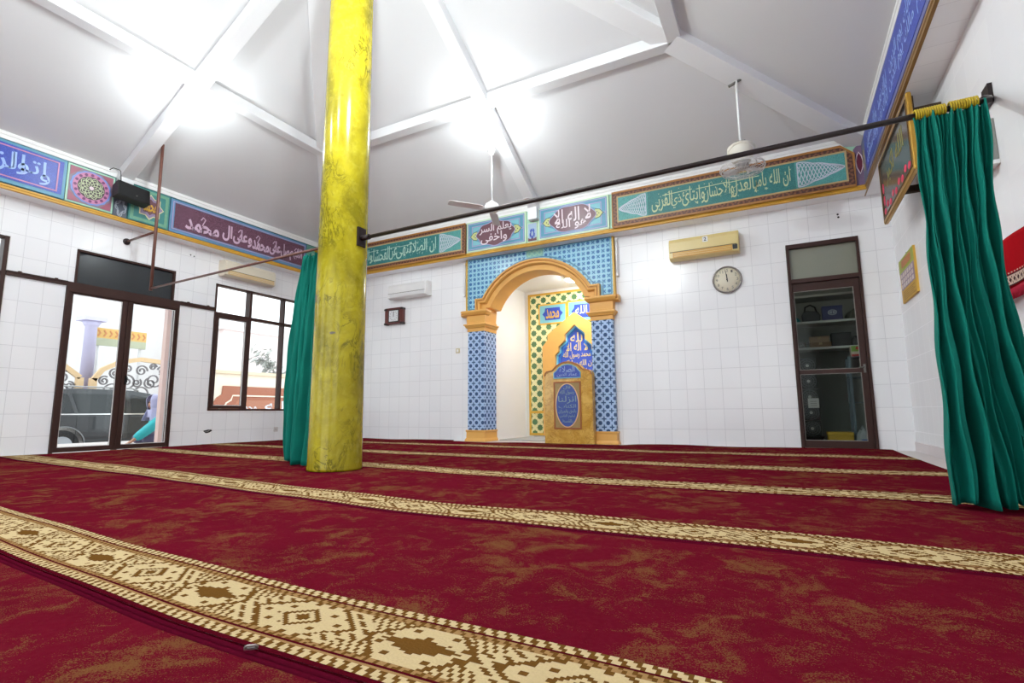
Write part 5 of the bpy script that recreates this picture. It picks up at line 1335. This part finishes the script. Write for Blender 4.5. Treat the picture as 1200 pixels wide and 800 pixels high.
# boundary wall with stepped panel, seen through the window
w = thing('boundary_wall', 'terracotta boundary wall with cream coping outside the left window', 'wall', (-12.6, 8.0, -.5), LEFT)
TC = plain('terracotta_render', (166, 104, 80), .8, var=.1); TC2 = plain('light_terracotta', (176, 118, 92), .8); CRM = plain('cream_render', (240, 226, 206), .7)
MB().box(-.55, 3.8, 0, .2, 0, 2.05).build('body', CRM, w); MB().box(-.6, 3.85, -.06, .26, 2.03, 2.12).build('coping', plain('beige_coping', (222, 204, 176), .7), w, bevel=.01)
MB().prism([(-.10, 0), (-.10, 1.28), (.02, 1.30), (.10, 1.42), (.22, 1.50), (.24, 1.72), (3.7, 1.72), (3.7, 0)], -.04, 0).build('stepped_panel', TC, w)
mb = MB(); mb.ribbon([(.16, 0), (.16, 1.14), (.28, 1.17), (.34, 1.29), (.46, 1.36), (.50, 1.48), (3.5, 1.48)], .035, -.06, -.04); mb.build('cream_moulding', CRM, w)
MB().prism([(.52, 0), (.52, 1.2), (.66, 1.37), (3.4, 1.37), (3.4, 0)], -.045, -.04).build('inner_field', TC2, w)
mb = MB(); letter(mb, 'الله', 1.45, 2.2, 1.10, 1.36, -.045, .01, bold=.01); letter(mb, 'محمد', .72, 1.2, 1.08, 1.24, -.045, .01, bold=.01); mb.build('lettering', plain('pale_grey_letters', (214, 216, 222), .6), w)
b = thing('house', 'pale pink house wall faintly visible beyond the boundary wall', 'building', (-21, 15.2, -.5), LEFT)
MB().box(-1.6, 1.2, 0, 3, 0, 4.6).build('wall', plain('faded_pink_render', (240, 222, 220), .8), b); MB().box(-1.8, 1.4, -.2, 3.2, 4.6, 4.75).build('roof', plain('pale_roof', (236, 226, 224), .8), b)
for q in (-.9, .3): MB().box(q - .3, q + .3, -.02, 0, 2.6, 3.6).build('window', plain('pale_shutter', (226, 212, 214), .6), b)
tr = thing('tree', 'small pale tree leaning beyond the boundary wall', 'tree', (-16.5, 12.6, -.5));  # tree toned pale, its overexposure put into the colours
MB().tube([(0, 0, 0), (.05, .1, 1.2), (.0, .22, 2.1), (-.05, .1, 2.7)], [.07, .06, .045, .02], 8).build('trunk', plain('overexposed_bark', (168, 160, 152), .9), tr)
mb = MB(); r = random.Random(4)
for i in range(260):
    u = r.random(); c_ = Vector((r.gauss(0, .22), .55 - 1.15 * u + r.gauss(0, .10), 2.15 + 1.0 * u + r.gauss(0, .14))); d = Vector((r.uniform(-1, 1), r.uniform(-1, 1), r.uniform(-.6, .8))).normalized() * .16; e = d.cross(Vector((r.random(), r.random(), 1))).normalized() * .045
    mb.add([tuple(c_ - d), tuple(c_ + e), tuple(c_ + d), tuple(c_ - e)], [(0, 1, 2, 3)])
mb.build('foliage', plain('overexposed_leaves', (176, 178, 172), .7, var=.2), tr)
struct(MB().box(-24.2, -24, -6, 22, -.5, 5.2).build('wall_far_yard', OUTW))

# ------------------------------------------------------------------ person seated on the terrace
SKIN = plain('skin', (178, 130, 104), .5, var=.05)
pe = thing('person', 'person in lavender headscarf and turquoise sleeves seated outside the left door', 'person', (-10.0, 5.50, -.03), LEFT)
# local frame: -x is the direction faced (left in the photo), -y is towards the hall
def skinned(name, verts, edges, mat, parent, root=0, sub=2):
    me = bpy.data.meshes.new(name); me.from_pydata([v[:3] for v in verts], edges, []); me.update()
    o = bpy.data.objects.new(name, me); COL.objects.link(o); o.parent = parent; me.materials.append(mat)
    md = o.modifiers.new('skin', 'SKIN'); md.use_smooth_shade = True
    sv = me.skin_vertices[0].data
    for i, v in enumerate(verts): sv[i].radius = (v[3], v[4] if len(v) > 4 else v[3]); sv[i].use_root = (i == root)
    s = o.modifiers.new('sub', 'SUBSURF'); s.levels = sub; s.render_levels = sub
    return o
V, Ed = [], []
def vx(x, y, z, r, r2=None, link=None):
    V.append((x, y, z, r, r2 or r)); i = len(V) - 1
    if link is not None: Ed.append((link, i))
    return i
pel = vx(0, 0, .13, .13, .15); wai = vx(-.03, 0, .28, .10, .13, pel); che = vx(-.09, 0, .44, .10, .15, wai); nb = vx(-.16, 0, .565, .05, .05, che); nk = vx(-.195, 0, .62, .045, .045, nb)
h1 = vx(-.215, 0, .68, .075, .07, nk); h2 = vx(-.225, 0, .755, .085, .075, h1); h3 = vx(-.215, 0, .815, .05, .045, h2)
nose = vx(-.315, 0, .715, .012, .010, h1)
for s in (-1, 1):
    hip = vx(-.05, s * .10, .11, .09, None, pel); kn = vx(-.40, s * .17, .13, .065, None, hip); an = vx(-.14, s * .24, .055, .04, None, kn); ft = vx(-.06, s * .27, .035, .03, None, an)
    sh = vx(-.13, s * .17, .485, .055, None, che)
    if s < 0: el = vx(-.37, s * .24, .31, .042, None, sh); wr = vx(-.63, s * .24, .105, .027, None, el); pm = vx(-.68, s * .24, .07, .026, .016, wr)
    else: el = vx(-.06, s * .25, .28, .042, None, sh); wr = vx(-.20, s * .20, .21, .027, None, el); pm = vx(-.25, s * .19, .20, .026, .016, wr)
    dx, dz = (-.83, -.42) if s < 0 else (-.95, -.1)
    for q in range(4):
        L = (.075, .085, .08, .06)[q]; oy = (-.024 + .016 * q) * s
        a = vx(V[pm][0] + dx * .035, V[pm][1] + oy, V[pm][2] + dz * .03, .0095, None, pm); b = vx(V[a][0] + dx * L * .5, V[a][1] + oy * .1, V[a][2] + dz * L * .5, .0085, None, a); vx(V[b][0] + dx * L * .3, V[b][1], V[b][2] - .022, .0075, None, b)
    a = vx(V[pm][0] + .005, V[pm][1] - .034 * s, V[pm][2] - .005, .010, None, pm); vx(V[a][0] - .03, V[a][1] - .014 * s, V[a][2] - .016, .009, None, a)
skinned('body', V, Ed, SKIN, pe, pel)
V2 = [(0, 0, .15, .17, .19), (-.03, 0, .30, .14, .17), (-.09, 0, .45, .125, .18), (-.145, 0, .545, .085, .10), (-.18, -.11, .12, .115, .10), (-.42, -.17, .125, .09, .09), (-.16, -.25, .07, .07, .06), (-.18, .11, .12, .115, .10), (-.42, .17, .125, .09, .09), (-.16, .25, .07, .07, .06)]
skinned('dress', V2, [(0, 1), (1, 2), (2, 3), (0, 4), (4, 5), (5, 6), (0, 7), (7, 8), (8, 9)], plain('grey_lavender_dress', (96, 92, 118), .8, var=.3, scale=14), pe)
TQ = plain('turquoise_sleeve', (40, 170, 176), .7, var=.1)
for s, pts in ((-1, [(-.13, -.19, .49, .095), (-.25, -.225, .41, .096), (-.38, -.24, .305, .092), (-.51, -.24, .20, .082), (-.61, -.24, .125, .068)]), (1, [(-.12, .18, .49, .078), (-.06, .25, .28, .065), (-.19, .205, .215, .045)])):
    skinned('sleeve', pts, [(i, i + 1) for i in range(len(pts) - 1)], TQ, pe)
def hij(a, b):
    an = -pi + .62 + (2 * pi - 1.24) * a                 # open towards the face (-x)
    z = .90 - .47 * b
    prof = [(0, .01), (.06, .085), (.2, .118), (.4, .112), (.52, .098), (.66, .125), (1, .20)]
    for (p, r0), (q, r1) in zip(prof, prof[1:]):
        if p <= b <= q: r = r0 + (r1 - r0) * (b - p) / (q - p); break
    r *= 1 + .05 * sin(6 * an + b * 6) * b
    x = -.215 + .10 * max(0, b - .45) + r * cos(an) * 1.05; y = r * sin(an)
    return (x, y, z)
MB().grid(hij, 40, 26).build('headscarf', plain('lavender_scarf', (182, 180, 214), .75, var=.12), pe, solid=.006)
MB().grid(lambda a, b: (-.275 + .14 * b * 0 - .02 * sin(pi * a) + .03 * b, .10 * (2 * a - 1) * (1 + .5 * b), .625 - .14 * b), 12, 6).build('scarf_front', plain('lavender_scarf_front', (184, 182, 214), .75, var=.12), pe, solid=.006)
mb = MB()
for s in (-1, 1): mb.lathe([(.0, -.012), (.011, -.005), (.012, .002), (0, .010)], 10, T=Matrix.Translation((-.296, s * .032, .752)) @ Matrix.Rotation(-pi / 2, 4, 'Y'))
mb.build('eyes', plain('eye', (38, 26, 22), .2), pe)
mb = MB()
for s in (-1, 1): mb.tube([(-.296, s * .015, .772), (-.300, s * .033, .777), (-.288, s * .050, .770)], .004, 6)
mb.build('eyebrows', plain('brow', (40, 28, 24), .7), pe)
MB().tube([(-.290, -.024, .672), (-.302, 0, .674), (-.290, .024, .672)], [.004, .008, .004], 8).build('mouth', plain('lips', (150, 82, 78), .5), pe)

# ------------------------------------------------------------------ light, sky, camera
wd = bpy.data.worlds.new('sky'); SC.world = wd; wd.use_nodes = True; nt = wd.node_tree
bg = nt.nodes['Background']
tc = nt.nodes.new('ShaderNodeTexCoord'); ns = nt.nodes.new('ShaderNodeTexNoise'); ns.inputs['Scale'].default_value = 2.0; ns.inputs['Detail'].default_value = 4
nt.links.new(tc.outputs['Generated'], ns.inputs['Vector'])
mx = nt.nodes.new('ShaderNodeMix'); mx.data_type = 'RGBA'; mx.inputs[6].default_value = (.86, .95, 1, 1); mx.inputs[7].default_value = (.93, .98, 1, 1)
nt.links.new(ns.outputs[0], mx.inputs[0]); nt.links.new(mx.outputs[2], bg.inputs['Color']); bg.inputs['Strength'].default_value = .46

cam = bpy.data.cameras.new('camera'); co = bpy.data.objects.new('camera', cam); COL.objects.link(co); SC.camera = co
cam.sensor_width = 36; cam.sensor_fit = 'HORIZONTAL'; cam.lens = 605.53 / 1200 * 36; cam.clip_start = .05; cam.clip_end = 200
yw, pt, rl = radians(27.574), radians(7.793), radians(-.433)
fw = Vector((-sin(yw) * cos(pt), cos(yw) * cos(pt), sin(pt))); rt = Vector((cos(yw), sin(yw), 0)); up = rt.cross(fw)
r2 = rt * cos(rl) + up * sin(rl); u2 = -rt * sin(rl) + up * cos(rl)
co.matrix_world = Matrix(((r2.x, u2.x, -fw.x, 0), (r2.y, u2.y, -fw.y, 0), (r2.z, u2.z, -fw.z, .5), (0, 0, 0, 1)))
SC.view_settings.view_transform = 'Standard'; SC.view_settings.look = 'None'; SC.view_settings.gamma = 1; SC.view_settings.use_curve_mapping = False
SC.view_settings.exposure = 2.62
SC.cycles.max_bounces = 10; SC.cycles.diffuse_bounces = 6; SC.cycles.transparent_max_bounces = 16
SC.cycles.sample_clamp_indirect = 6
